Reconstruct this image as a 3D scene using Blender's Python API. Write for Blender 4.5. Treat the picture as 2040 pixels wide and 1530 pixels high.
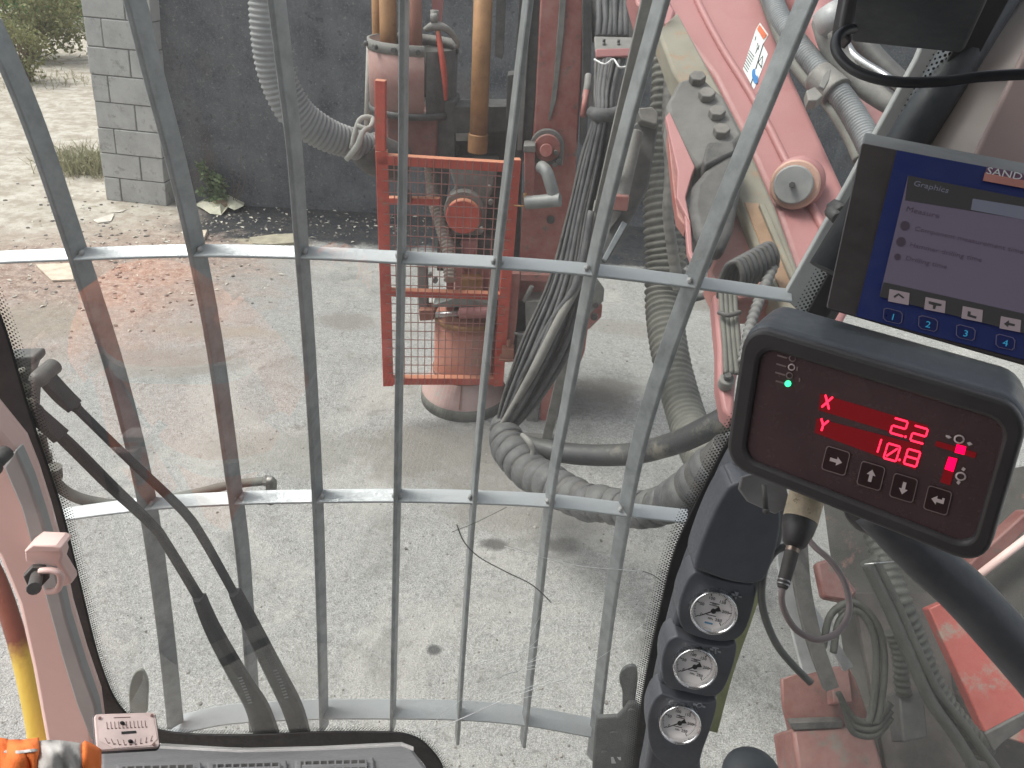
import bpy, bmesh, math, random
from mathutils import Vector as V, Matrix
random.seed(7)
S = bpy.context.scene
for o in list(bpy.data.objects): bpy.data.objects.remove(o)
# ---------------------------------------------------------------- camera
FPX, TH, RO, H = 1450.0, math.radians(32), math.radians(4.5), 2.4
X0 = V((1,0,0)); F = V((0, math.cos(TH), -math.sin(TH))); UP0 = V((0, math.sin(TH), math.cos(TH)))
RI = X0*math.cos(RO) + UP0*math.sin(RO)
UI = UP0*math.cos(RO) - X0*math.sin(RO)
CAM = V((0,0,H))
cd = bpy.data.cameras.new('camera'); cam = bpy.data.objects.new('camera', cd); S.collection.objects.link(cam)
cd.sensor_width = 36; cd.lens = FPX/2040*36; cd.clip_start = 0.02; cd.clip_end = 500
m = Matrix.Identity(4)
for i in range(3):
    m[i][0] = RI[i]; m[i][1] = UI[i]; m[i][2] = -F[i]; m[i][3] = CAM[i]
cam.matrix_world = m
S.camera = cam
# ---------------------------------------------------------------- sky and sun (hazy, soft)
SUN_EL, SUN_AZ = math.radians(58), math.radians(-85)      # azimuth clockwise from +Y: high on the left
w = bpy.data.worlds.new('World'); S.world = w; w.use_nodes = True
nt = w.node_tree; nt.nodes.clear()
sky = nt.nodes.new('ShaderNodeTexSky'); sky.sky_type = 'NISHITA'; sky.sun_disc = False
sky.sun_elevation = SUN_EL; sky.sun_rotation = SUN_AZ; sky.dust_density = 4; sky.air_density = 1.2
hs = nt.nodes.new('ShaderNodeHueSaturation'); hs.inputs['Saturation'].default_value = 0.3
bg = nt.nodes.new('ShaderNodeBackground'); bg.inputs[1].default_value = 0.15
wo = nt.nodes.new('ShaderNodeOutputWorld')
nt.links.new(sky.outputs[0], hs.inputs['Color']); nt.links.new(hs.outputs[0], bg.inputs[0]); nt.links.new(bg.outputs[0], wo.inputs[0])
sl = bpy.data.lights.new('sun', 'SUN'); sl.energy = 1.5; sl.angle = math.radians(20); sl.color = (1, .96, .9)
so = bpy.data.objects.new('sun', sl); S.collection.objects.link(so)
sd = V((math.sin(SUN_AZ)*math.cos(SUN_EL), math.cos(SUN_AZ)*math.cos(SUN_EL), math.sin(SUN_EL)))
so.rotation_euler = sd.to_track_quat('Z', 'Y').to_euler()
S.view_settings.view_transform = 'Standard'; S.view_settings.look = 'None'
S.view_settings.exposure = 0.72; S.view_settings.gamma = 1
# ---------------------------------------------------------------- maths helpers
def ray(x, y): return F + RI*((x-1020)/FPX) + UI*((765-y)/FPX)
def P(x, y, d): return CAM + ray(x, y)*d
def W(x, y, Y): r = ray(x, y); return CAM + r*(Y/r.y)
def G(x, y, z=0.0): r = ray(x, y); return CAM + r*((z-H)/r.z)
class Pl:
    """a flat face in the scene; at() finds the point of the face seen at a spot"""
    def __init__(s, a, b, c):
        s.o = a; s.n = (b-a).cross(c-a).normalized()
        if s.n.dot(CAM-a) < 0: s.n = -s.n
    def at(s, x, y, h=0):
        r = ray(x, y); return CAM + r*((s.o+s.n*h-CAM).dot(s.n)/r.dot(s.n))
class Quad(Pl):
    """rectangular face from its four corners (TL TR BR BL); d = distance of TL"""
    def __init__(s, tl, tr, br, bl, d):
        a, b, c, e = ray(*tl), ray(*tr), ray(*br), ray(*bl)
        M = Matrix(((b[0], -c[0], e[0]), (b[1], -c[1], e[1]), (b[2], -c[2], e[2])))
        # a - b*x + c*y - e*z = 0
        k = M.inverted() @ a
        A, B, C_, E = CAM+a*d, CAM+b*d*k[0], CAM+c*d*k[1], CAM+e*d*k[2]
        super().__init__(A, B, E); s.A, s.U, s.V = A, B-A, E-A
        s.u = s.U.normalized(); s.v = -(s.V.normalized())
    def uv(s, u, v, h=0): return s.A + s.U*u + s.V*v + s.n*h
def cr(pts, n=6):
    """smooth curve through points; each may be a tuple (Vector, radius)"""
    out = []; L = len(pts)
    for i in range(L-1):
        p = [pts[max(i-1,0)], pts[i], pts[i+1], pts[min(i+2,L-1)]]
        for k in range(n):
            t = k/n
            def c(a,b,c_,d): return 0.5*((2*b)+(c_-a)*t+(2*a-5*b+4*c_-d)*t*t+(3*b-a-3*c_+d)*t*t*t)
            if isinstance(p[0], tuple): out.append((c(*[q[0] for q in p]), c(*[q[1] for q in p])))
            else: out.append(c(*p))
    out.append(pts[-1]); return out
def resample(pr, step):
    out = [pr[0]]; acc = 0
    for a, b in zip(pr, pr[1:]):
        L = (b[0]-a[0]).length
        if L < 1e-9: continue
        pos = step-acc
        while pos <= L:
            t = pos/L; out.append((a[0].lerp(b[0], t), a[1]+(b[1]-a[1])*t)); pos += step
        acc = (acc+L) % step if pos > L else 0
        acc = L-(pos-step)
    return out
class MB:
    def __init__(s): s.v = []; s.f = []; s.s = []
    def add(s, vs, fs, sm=False):
        k = len(s.v); s.v += [V(q) for q in vs]
        for f in fs: s.f.append([i+k for i in f]); s.s.append(sm)
        return s
    def box(s, c, a, b, d):
        vs = [c+a*i+b*j+d*k for i in (-1,1) for j in (-1,1) for k in (-1,1)]
        return s.add(vs, [(0,1,3,2),(4,6,7,5),(0,4,5,1),(2,3,7,6),(0,2,6,4),(1,5,7,3)])
    def bx(s, x0,x1,y0,y1,z0,z1):
        return s.box(V(((x0+x1)/2,(y0+y1)/2,(z0+z1)/2)), V(((x1-x0)/2,0,0)), V((0,(y1-y0)/2,0)), V((0,0,(z1-z0)/2)))
    def beam(s, a, b, wd, ht, up=V((0,0,1))):
        t = (b-a); L = t.length; t = t/L; sd_ = t.cross(up).normalized(); u = sd_.cross(t)
        return s.box((a+b)/2, t*L/2, sd_*wd/2, u*ht/2)
    def sweep(s, pts, prof, up, scales=None, sm=False, cap=True):
        n = len(prof); vs = []; fs = []
        for i, p in enumerate(pts):
            t = (pts[min(i+1,len(pts)-1)]-pts[max(i-1,0)]).normalized()
            sd_ = t.cross(up).normalized(); u = sd_.cross(t); k = scales[i] if scales else 1
            for a, b in prof: vs.append(p+sd_*a*k+u*b*k)
        for i in range(len(pts)-1):
            for j in range(n):
                fs.append((i*n+j, i*n+(j+1)%n, (i+1)*n+(j+1)%n, (i+1)*n+j))
        if cap: fs += [tuple(range(n)), tuple(range(len(vs)-n, len(vs)))]
        return s.add(vs, fs, sm)
    def tube(s, pr, n=12, cap=True, sm=True):
        """pr: list of (point, radius)"""
        vs = []; fs = []; u = None
        for i, (p, r) in enumerate(pr):
            t = (pr[min(i+1,len(pr)-1)][0]-pr[max(i-1,0)][0])
            t = t.normalized() if t.length > 1e-9 else V((0,0,1))
            if u is None: u = t.orthogonal().normalized()
            u = (u-t*u.dot(t)).normalized(); q = t.cross(u)
            for j in range(n):
                a = 2*math.pi*j/n; vs.append(p+(u*math.cos(a)+q*math.sin(a))*r)
        for i in range(len(pr)-1):
            for j in range(n): fs.append((i*n+j, i*n+(j+1)%n, (i+1)*n+(j+1)%n, (i+1)*n+j))
        s.add(vs, fs, sm)
        if cap:
            k = len(s.v)-len(vs)
            for c in (range(k, k+n), range(len(s.v)-n, len(s.v))): s.f.append(list(c)); s.s.append(False)
        return s
    def cyl(s, a, b, r, n=20, r2=None): return s.tube([(a, r), (b, r if r2 is None else r2)], n)
    def lathe(s, o, ax, prof, n=28, a0=0, a1=2*math.pi, ref=None):
        ax = ax.normalized(); u = (ref-ax*ref.dot(ax)).normalized() if ref else ax.orthogonal().normalized(); q = ax.cross(u)
        full = abs(a1-a0-2*math.pi) < 1e-6; m_ = n if full else n+1; vs = []; fs = []
        for r, h in prof:
            for j in range(m_):
                a = a0+(a1-a0)*j/n; vs.append(o+ax*h+(u*math.cos(a)+q*math.sin(a))*r)
        for i in range(len(prof)-1):
            for j in range(n if full else n):
                j2 = (j+1) % m_
                fs.append((i*m_+j, i*m_+j2, (i+1)*m_+j2, (i+1)*m_+j))
        return s.add(vs, fs, True)
    def prism(s, poly, th):
        n = len(poly); vs = list(poly)+[p+th for p in poly]
        fs = [tuple(range(n)), tuple(range(2*n-1, n-1, -1))]+[(i, (i+1)%n, n+(i+1)%n, n+i) for i in range(n)]
        return s.add(vs, fs)
    def ball(s, c, r, n=12, m_=8, ax=None):
        rx = r if isinstance(r, (tuple, list)) else (r, r, r); vs = []; fs = []
        for i in range(m_+1):
            t = math.pi*i/m_
            for j in range(n):
                a = 2*math.pi*j/n; vs.append(c+V((rx[0]*math.sin(t)*math.cos(a), rx[1]*math.sin(t)*math.sin(a), rx[2]*math.cos(t))))
        for i in range(m_):
            for j in range(n): fs.append((i*n+j, i*n+(j+1)%n, (i+1)*n+(j+1)%n, (i+1)*n+j))
        return s.add(vs, fs, True)
    def build(s, name, mat, parent=None, bevel=0, seg=2, flat=False):
        me = bpy.data.meshes.new(name)
        lo = V([min(v[i] for v in s.v) for i in range(3)]); hi = V([max(v[i] for v in s.v) for i in range(3)])
        c = (lo+hi)/2
        if parent is None: c.z = lo.z
        me.from_pydata([v-c for v in s.v], [], s.f)
        for p, q in zip(me.polygons, s.s): p.use_smooth = q
        if not flat:
            bm = bmesh.new(); bm.from_mesh(me); bmesh.ops.remove_doubles(bm, verts=bm.verts, dist=1e-6)
            bmesh.ops.recalc_face_normals(bm, faces=bm.faces); bm.to_mesh(me); bm.free()
        me.materials.append(mat)
        o = bpy.data.objects.new(name, me); S.collection.objects.link(o)
        if bevel:
            b = o.modifiers.new('bevel', 'BEVEL'); b.width = bevel; b.segments = seg; b.limit_method = 'ANGLE'; b.angle_limit = math.radians(40)
            b.harden_normals = False
            for p in me.polygons: p.use_smooth = True
            try: me.set_sharp_from_angle(angle=math.radians(38))
            except Exception: pass
        put(o, c, parent); return o
WL = {}
def put(o, c, parent):
    WL[o.name] = c.copy()
    if parent: o.parent = parent; o.location = c-WL[parent.name]
    else: o.location = c
def tag(o, label, cat, group=None):
    o['label'] = label; o['category'] = cat
    if group: o['group'] = group
    return o
def thing(name, label, cat, loc, group=None):
    o = bpy.data.objects.new(name, None); o.empty_display_size = .05; S.collection.objects.link(o)
    put(o, V(loc), None); return tag(o, label, cat, group)
def struct(o, kind='structure'): o['kind'] = kind; return o
def text(s, name, o, r, u, size, mat, parent, ext=.0003, align='CENTER'):
    cu = bpy.data.curves.new(name, 'FONT'); cu.body = s; cu.size = size; cu.extrude = ext; cu.align_x = align; cu.align_y = 'CENTER'; cu.resolution_u = 2
    t = bpy.data.objects.new('tmp', cu); S.collection.objects.link(t); bpy.context.view_layer.update()
    me = bpy.data.meshes.new_from_object(t.evaluated_get(bpy.context.evaluated_depsgraph_get()))
    bpy.data.objects.remove(t); n = r.cross(u).normalized()
    mb = MB(); mb.add([o+r*v.co.x+u*v.co.y+n*v.co.z for v in me.vertices], [tuple(p.vertices) for p in me.polygons])
    return mb.build(name, mat, parent, flat=True)
# ---------------------------------------------------------------- materials
class NT:
    def __init__(s, name):
        s.m = bpy.data.materials.new(name); s.m.use_nodes = True; s.t = s.m.node_tree; s.t.nodes.clear()
        s.out = s.n('OutputMaterial')
    def n(s, ty, **kw):
        x = s.t.nodes.new('ShaderNode'+ty)
        for k, v in kw.items():
            if k in x.inputs: s.set(x, k, v)
            else: setattr(x, k, v)
        return x
    def set(s, x, k, v):
        if isinstance(v, bpy.types.NodeSocket): s.t.links.new(v, x.inputs[k])
        else:
            if isinstance(v, (tuple, list)) and len(v) == 3 and x.inputs[k].type == 'RGBA': v = (*v, 1)
            x.inputs[k].default_value = v
    def pos(s): return s.n('NewGeometry').outputs['Position']
    def noise(s, sc, det=4, rough=.6, vec=None, dist=0):
        x = s.n('TexNoise'); s.set(x, 'Vector', vec or s.pos()); s.set(x, 'Scale', sc); s.set(x, 'Detail', det); s.set(x, 'Roughness', rough); s.set(x, 'Distortion', dist)
        return x.outputs['Fac']
    def ramp(s, f, a, b, va=0., vb=1.):
        x = s.n('MapRange'); x.clamp = True
        s.set(x, 0, f); s.set(x, 1, a); s.set(x, 2, b); s.set(x, 3, va); s.set(x, 4, vb); return x.outputs[0]
    def mix(s, f, a, b, mode='MIX'):
        x = s.n('MixRGB', blend_type=mode); s.set(x, 0, f); s.set(x, 1, a); s.set(x, 2, b); return x.outputs[0]
    def math(s, op, a, b=0.):
        x = s.n('Math', operation=op); s.set(x, 0, a); s.set(x, 1, b); return x.outputs[0]
    def bump(s, h, st, dist=.01):
        x = s.n('Bump'); s.set(x, 'Height', h); s.set(x, 'Strength', st); s.set(x, 'Distance', dist); return x.outputs[0]
    def bsdf(s, col, rough=.6, metal=0., nrm=None, spec=.5, em=None, es=0.):
        x = s.n('BsdfPrincipled'); s.set(x, 'Base Color', col); s.set(x, 'Roughness', rough); s.set(x, 'Metallic', metal)
        s.set(x, 'Specular IOR Level', spec)
        if nrm: s.set(x, 'Normal', nrm)
        if em: s.set(x, 'Emission Color', em); s.set(x, 'Emission Strength', es)
        s.t.links.new(x.outputs[0], s.out.inputs[0]); return x
DUST = (.36, .33, .29)
def M(name, col, rough=.6, metal=0., dust=0., dc=DUST, sc=14, wear=None, bump=.15, bs=90, spec=.5, var=.25, updust_light=None):
    t = NT(name); n1 = t.noise(sc, 6); n2 = t.noise(sc*6, 4)
    dark = tuple(c*(1-var) for c in col); lite = tuple(min(1, c*(1+var*.6)) for c in col)
    c = t.mix(t.ramp(n1, .3, .7), dark, lite)
    if wear: c = t.mix(t.ramp(t.noise(sc*1.7, 8, .7), .56, .66), c, wear)
    if dust:
        c = t.mix(t.math('MULTIPLY', t.ramp(t.math('ADD', n1, t.math('MULTIPLY', n2, .5)), .45, .95), dust), c, dc)
        ud = dust*.45 if updust_light is None else updust_light  # upward faces: settled dust; on steel and bright red, painted top light
        g = t.n('NewGeometry'); sx = t.n('SeparateXYZ'); t.set(sx, 0, g.outputs['Normal'])
        c = t.mix(t.math('MULTIPLY', t.ramp(sx.outputs[2], .2, .9), ud), c, dc)
    r = t.ramp(n2, .3, .7, max(.05, rough-.1), min(1, rough+.12))
    t.bsdf(c, r, metal, t.bump(t.noise(bs, 4), bump, .004) if bump else None, spec); return t.m
def E(name, col, st, base=(.02,.02,.02)):
    t = NT(name); t.bsdf(base, .4, 0, None, .3, col, st); return t.m
red = M('red_machine_paint', (.36,.075,.06), .55, 0, .4, sc=9, wear=(.11,.075,.06))
redb = M('bright_red_paint', (.50,.06,.04), .5, 0, .12, dc=(.62,.30,.18), sc=12, wear=(.36,.12,.07), updust_light=.8)  # orange tops paint in light from above, along with peeled rust
pink = M('faded_red_boom_paint', (.39,.155,.15), .5, 0, .2, dc=(.42,.27,.255), sc=3, var=.1, updust_light=.15, bump=.05)
steel = M('galvanised_bar_steel', (.25,.265,.27), .42, .35, .3, dc=(.48,.50,.51), sc=30, bump=.1, bs=150, updust_light=1.)  # whitish tops paint in the light falling on the horizontal bars
dsteel = M('dusty_dark_steel', (.055,.056,.058), .6, .2, .3, sc=18, dc=(.2,.19,.17))
gsteel = M('dusty_grey_steel', (.15,.15,.142), .7, .1, .45, sc=16, dc=(.30,.28,.25))
rust = M('rusty_drill_steel', (.31,.15,.055), .6, .2, .3, dc=(.42,.26,.13), sc=8, wear=(.20,.08,.04), var=.35)
rust2 = M('brown_red_drill_steel', (.25,.09,.06), .6, .2, .25, dc=(.4,.25,.18), sc=8)
wearm = M('dusty_rusted_channel', (.21,.19,.145), .85, 0, .4, dc=(.32,.30,.245), sc=6, wear=(.30,.13,.04))
rubber = M('black_rubber', (.03,.03,.032), .65, 0, .2, sc=20)
rubd = M('dusty_rubber', (.045,.048,.052), .7, 0, .3, sc=18, dc=(.22,.21,.20))
hoseg = M('grey_suction_hose', (.10,.10,.09), .75, 0, .4, dc=(.26,.25,.21), sc=12)
hoseg2 = M('blue_grey_suction_hose', (.20,.21,.215), .7, 0, .4, dc=(.38,.36,.33), sc=7)
hosep = M('pale_dusty_hose', (.17,.165,.15), .8, 0, .4, dc=(.30,.28,.25), sc=10)
wrapm = M('dusty_spiral_wrap', (.055,.058,.06), .65, 0, .4, dc=(.17,.165,.155), sc=22)
chrome = M('chromed_rod', (.45,.45,.45), .32, 1, .05, bump=0)
cabp = M('cab_pink_lit_paint', (.84,.60,.55), .5, 0, .05, sc=4, var=.05, bump=.04)  # pink put into the paint for light reflected off orange clothing
cabg = M('cab_grey_paint', (.36,.37,.37), .55, 0, .25, dc=(.5,.5,.47), sc=9, var=.1, bump=.05)
gask = M('black_gasket', (.018,.018,.02), .55, 0, .05, sc=20, bump=.05)
plas = M('blue_grey_console_plastic', (.075,.082,.098), .5, 0, .12, sc=30, dc=(.2,.2,.21), bump=.12, bs=500, var=.08, updust_light=.25)
dashm = M('grey_dash_plastic', (.15,.155,.165), .6, 0, .3, sc=20, dc=(.30,.29,.29), bump=.12, bs=400, var=.08)
blk = M('black_housing_plastic', (.040,.036,.038), .42, 0, .06, sc=12, bump=.06, bs=600, dc=(.2,.2,.2), var=.1, updust_light=.2)  # base lifted for red light reflected in the readout rim
blk2 = M('dark_slate_plastic', (.035,.045,.055), .6, 0, .08, sc=12, bump=.05, bs=500)
white = M('white_print', (.75,.75,.74), .6, 0, 0, bump=0, var=.03)
ink = M('black_ink', (.02,.02,.02), .6, bump=0)
hiv = M('orange_hi_vis_cloth', (.90,.20,.035), .85, 0, .05, sc=20, bump=.3, bs=700, var=.08)
hig = M('silver_reflective_tape', (.45,.44,.42), .5, 0, .1, sc=20, bump=.2, bs=500)
yel = M('yellow_rail_paint', (.70,.55,.08), .5, 0, .1, sc=10, wear=(.35,.2,.05))
# ================================================================ GROUND
def g2(x, y): p = G(x, y); return p
t = NT('concrete_and_dirt')
pos = t.pos(); sx = t.n('SeparateXYZ'); t.set(sx, 0, pos); px_, py_ = sx.outputs[0], sx.outputs[1]
fine = t.noise(210, 3, .7); med = t.noise(34, 5, .7); big = t.noise(2.2, 5, .6); huge = t.noise(.8, 4, .55)
vor = t.n('TexVoronoi'); t.set(vor, 'Vector', pos); t.set(vor, 'Scale', 130.); vd = vor.outputs['Distance']; vc = vor.outputs['Color']
con = t.mix(t.ramp(med, .35, .65), (.24,.24,.228), (.40,.395,.375))
con = t.mix(t.math('MULTIPLY', t.ramp(fine, .50, .60), .62), con, (.54,.53,.50))
con = t.mix(t.math('MULTIPLY', t.ramp(fine, .49, .40), .6), con, (.14,.137,.13))
vs_ = t.n('SeparateXYZ'); t.set(vs_, 0, vc)
con = t.mix(t.math('MULTIPLY', t.ramp(vs_.outputs[0], .80, .9), .5), con, (.17,.165,.155))
con = t.mix(t.math('MULTIPLY', t.ramp(vs_.outputs[1], .84, .93), .25), con, (.58,.57,.55))
con = t.mix(t.math('MULTIPLY', t.ramp(big, .52, .68), .55), con, (.24,.235,.215))
con = t.mix(t.math('MULTIPLY', t.ramp(t.noise(3.3, 8, .75, dist=.6), .60, .68), .6), con, (.19,.175,.155))
con = t.mix(t.math('MULTIPLY', t.ramp(t.noise(1.1, 7, .68, dist=.8), .5, .64), .55), con, (.47,.45,.41))
con = t.mix(t.math('MULTIPLY', t.ramp(t.noise(1.7, 8, .72, dist=1.2), .55, .66), .5), con, (.17,.165,.15))
con = t.mix(t.math('MULTIPLY', t.ramp(t.noise(9, 6, .75, dist=.5), .58, .68), .6), con, (.13,.125,.115))
def spot(p, rx, ry, soft=.5, amp=.7):
    """1 inside an ellipse on the ground round p, ragged edge"""
    a = t.math('DIVIDE', t.math('SUBTRACT', px_, p.x), rx); b = t.math('DIVIDE', t.math('SUBTRACT', py_, p.y), ry)
    r2 = t.math('ADD', t.math('MULTIPLY', a, a), t.math('MULTIPLY', b, b))
    r2 = t.math('ADD', r2, t.math('MULTIPLY', t.math('SUBTRACT', t.noise(4.5, 7, .72), .5), amp*3))
    return t.ramp(r2, 1+soft, 1-soft)
# brown soil at the left, pale dusty track behind it
soil = t.mix(t.ramp(t.noise(14, 7, .75), .4, .62), (.23,.135,.10), (.46,.35,.285))
soil = t.mix(t.math('MULTIPLY', t.ramp(t.noise(45, 4, .7), .56, .62), .8), soil, (.60,.52,.44))
k = spot(g2(90, 530), 1.45, 1.3, .95, 1.2); con = t.mix(t.math('MULTIPLY', k, .85), con, soil)
k = spot(g2(215, 445), 1.35, 1.0, .9, 1.); con = t.mix(t.math('MULTIPLY', k, .8), con, soil)
pale = t.mix(t.ramp(t.noise(5, 7, .7), .42, .6), (.36,.31,.25), (.56,.52,.45))
pale = t.mix(t.math('MULTIPLY', t.ramp(t.noise(2.5, 6, .7), .58, .66), .7), pale, (.20,.17,.10))
con = t.mix(t.ramp(t.math('ADD', py_, t.math('MULTIPLY', huge, 1.5)), 7.2, 8.4), con, pale)
k = spot(g2(60, 360), 2.2, 1.6); con = t.mix(k, con, pale)
# dark wet drill slurry along the wall foot
wp = t.math('ADD', py_, t.math('MULTIPLY', t.math('SUBTRACT', t.noise(3.2, 6, .7), .5), 1.1))
yl = g2(700, 485).y; xl = g2(395, 440).x
wet = t.math('MULTIPLY', t.ramp(wp, yl-.16, yl+.04), t.ramp(t.math('ADD', px_, t.math('MULTIPLY', t.noise(3, 4), .5)), xl, xl+.35))
wet = t.math('MULTIPLY', wet, t.ramp(py_, 9., 8.2))
wetc = t.mix(t.ramp(t.noise(9, 6, .7), .4, .6), (.016,.021,.028), (.05,.048,.047))
wetc = t.mix(t.math('MULTIPLY', t.ramp(t.noise(38, 3, .7), .63, .68), .6), wetc, (.35,.33,.30))
con = t.mix(wet, con, wetc)
for (x, y, rx, ry, c, a) in [(540, 484, .34, .07, (.42,.37,.27), 1), (1210, 775, .24, .14, (.17,.155,.135), .75), (1120,1085,.10,.06,(.1,.095,.09),.8),
                             (690,640,.22,.14,(.22,.2,.18),.7), (985, 1085, .07,.04,(.08,.075,.07),.9), (900, 905, .55,.3,(.21,.195,.17),.75), (1040, 1010, .5,.2,(.2,.185,.16),.6), (1180,800,.3,.2,(.15,.135,.12),.6), (580,900,.5,.2,(.25,.24,.21),.5), (1400,600,.3,.18,(.2,.18,.15),.6), (1250,655,.3,.15,(.25,.23,.2),.5),
                             (865, 1295, .03,.025,(.07,.07,.07),.9), (330, 720, .45,.18,(.25,.22,.19),.6), (60,640,.4,.3,(.28,.25,.2),.6), (450,660,.4,.1,(.3,.27,.22),.6)]:
    con = t.mix(t.math('MULTIPLY', spot(g2(x, y), rx*.9, ry*.9, .6, 1.3), a), con, c)
rg = t.mix(wet, (.9,.9,.9), (.6,.6,.6))
hgt = t.math('ADD', t.math('MULTIPLY', fine, .5), t.math('ADD', t.math('MULTIPLY', med, 1.), t.math('MULTIPLY', vd, .5)))
b = t.bsdf(con, .9, 0, t.bump(hgt, .55, .012), .35); t.set(b, 'Roughness', rg)
gm = t.m
mb = MB(); mb.add([(-80,-30,0),(80,-30,0),(80,150,0),(-80,150,0)], [(0,1,2,3)])
# finely divided patch is not needed: the relief is small and done by loose stones below
o = mb.build('ground', gm, flat=True); struct(o)
# loose stones, crumbs and flakes (uncountable)
stone = M('pale_and_dark_grit', (.33,.31,.28), .9, 0, 0, sc=3, var=.75, bump=.2)
st2 = M('dark_grit', (.20,.18,.16), .9, 0, 0, sc=3, var=.6, bump=.2)
fl = M('pale_flakes', (.62,.58,.50), .9, 0, 0, sc=3, var=.4, bump=.2)
def grit(mb, p, r):
    q = Matrix.Rotation(random.random()*6.28, 3, 'Z'); vs = []
    for z, k in ((0,1.),(.55,.8),):
        for j in range(5):
            a = j*1.256; vs.append(p+q@V((math.cos(a)*r*k*random.uniform(.7,1.2), math.sin(a)*r*k*.8*random.uniform(.7,1.2), z*r*random.uniform(.7,1.1))))
    mb.add(vs, [(0,1,6,5),(1,2,7,6),(2,3,8,7),(3,4,9,8),(4,0,5,9),(5,6,7,8,9)])
mb = MB(); md = MB(); mf = MB()
for i in range(1500):
    x = random.uniform(-60, 1560); y = 1530-1130*random.random()**1.4; p = G(x, y)
    if p.y > 7: continue
    grit(mb if random.random() < .6 else md, p, random.choice([.002,.003,.003,.004,.005,.006])*(1 if random.random() < .93 else 1.8))
for i in range(1100):   # rubble on the soil and slurry
    x = random.gauss(230, 160) if i % 2 else random.uniform(400, 1240); y = random.gauss(480, 75) if i % 2 else random.gauss(445, 22)
    if i % 2 == 0 and (y > 500 or y < 405): continue
    p = G(x, y)
    if p.y > 8.3: continue
    r = random.uniform(.008, .028)
    if random.random() < (.45 if i % 2 else .25):
        a = random.random()*6.28; u = V((math.cos(a), math.sin(a), 0)); q = V((-u.y, u.x, 0))
        mf.add([p+u*r+V((0,0,.003)), p+q*r*.4+V((0,0,.012)), p-u*r*1.1+V((0,0,.004)), p-q*r*.5+V((0,0,.008))], [(0,1,2,3)])
    else: grit(md if random.random() < .65 else mb, p, r*.7)
for m_, n_, mt in ((mb,'gravel',stone),(md,'dark_crumbs',st2),(mf,'pale_debris',fl)):
    o = m_.build(n_, mt); struct(o, 'stuff')
    tag(o, {'gravel':'loose pale grey grit scattered over the concrete','dark_crumbs':'dark stone crumbs scattered over the ground','pale_debris':'pale flakes littering the soil and black slurry'}[n_], 'debris')
# ================================================================ WALL AND COLUMN
A = G(212, 398); B = G(331, 411); C_ = G(352, 404)
wd = (G(1250, 452)-C_).normalized()
t = NT('dark_stained_render')
n1 = t.noise(3, 7, .7); n2 = t.noise(60, 4, .75)
mp = t.n('Mapping'); t.set(mp, 'Vector', t.pos()); t.set(mp, 'Scale', (3.2,3.2,.35)); st = t.noise(1.6, 6, .65, mp.outputs[0])
c = t.mix(t.ramp(n1, .35, .65), (.065,.07,.08), (.165,.17,.178))
c = t.mix(t.math('MULTIPLY', t.ramp(st, .5, .66), .6), c, (.165,.17,.175))
c = t.mix(t.math('MULTIPLY', t.ramp(n2, .54, .64), .5), c, (.25,.25,.245))
c = t.mix(t.math('MULTIPLY', t.ramp(t.noise(28, 5, .75), .60, .66), .6), c, (.36,.35,.32))
c = t.mix(t.math('MULTIPLY', t.ramp(t.noise(7, 7, .75), .55, .68), .5), c, (.15,.155,.165))
c = t.mix(t.math('MULTIPLY', t.ramp(t.noise(12, 7, .75), .56, .66), .6), c, (.018,.019,.022))
c = t.mix(t.math('MULTIPLY', t.ramp(t.noise(1.3, 4, .6), .58, .72), .5), c, (.14,.095,.07))
t.bsdf(c, .85, 0, t.bump(t.math('ADD', n2, n1), .6, .02), .3)
nrm = V((-wd.y, wd.x, 0))
mb = MB(); q = C_+nrm*.02; e = q+wd*7
mb.add([q, e, e+nrm*.25, q+nrm*.25], []); a0 = [q, e, e+nrm*.25, q+nrm*.25]; mb = MB(); mb.prism([v-V((0,0,.05)) for v in a0], V((0,0,4.2)))
tag(mb.build('retaining_wall', t.m), 'tall dark stained rendered wall with pale speckles behind the drill mast', 'wall')
blockm = M('grey_concrete_block', (.38,.38,.365), .9, 0, .35, dc=(.50,.49,.46), sc=7, bump=.5, bs=60, var=.15, wear=(.20,.20,.185))
mort = M('dark_mortar', (.15,.148,.14), .95, bump=.3)
e1 = (B-A).normalized(); L1 = (B-A).length; e2 = V((-e1.y, e1.x, 0)); 
top = W(168, 0, A.y); lean = (top-A); lean = V((lean.x/lean.z, 0, 0))
def col(u, v, z): return A+e1*u+e2*v+(V((0,0,1))+lean*.85)*z
def block(mb, u0,u1,v0,v1,z0,z1):
    mb.add([col(u,v,z) for u in (u0,u1) for v in (v0,v1) for z in (z0,z1)], [(0,1,3,2),(4,6,7,5),(0,4,5,1),(2,3,7,6),(0,2,6,4),(1,5,7,3)])
root = thing('block_column', 'pale grey concrete block column at the left end of the dark wall', 'column', A)
mb = MB(); mm = MB(); D1 = .40; hc = .222
for c in range(18):
    z0 = c*hc; z1 = z0+hc-.009; cut = (.215 if c % 2 else .43)
    cut = L1-cut if L1-cut > .08 else .2
    j = lambda: random.uniform(-.004,.004)
    block(mb, 0+j(), cut-.005, 0+j(), D1, z0, z1); block(mb, cut+.005, L1+j(), 0+j(), (D1 if c % 2 else .2), z0, z1)
    if c % 2 == 0: block(mb, cut+.005, L1+j(), .21, D1, z0, z1)
block(mm, .008, L1-.008, .008, D1-.008, 0, 18*hc-.012)
mb.build('blocks', blockm, root, bevel=.006); mm.build('mortar', mort, root)
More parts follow.
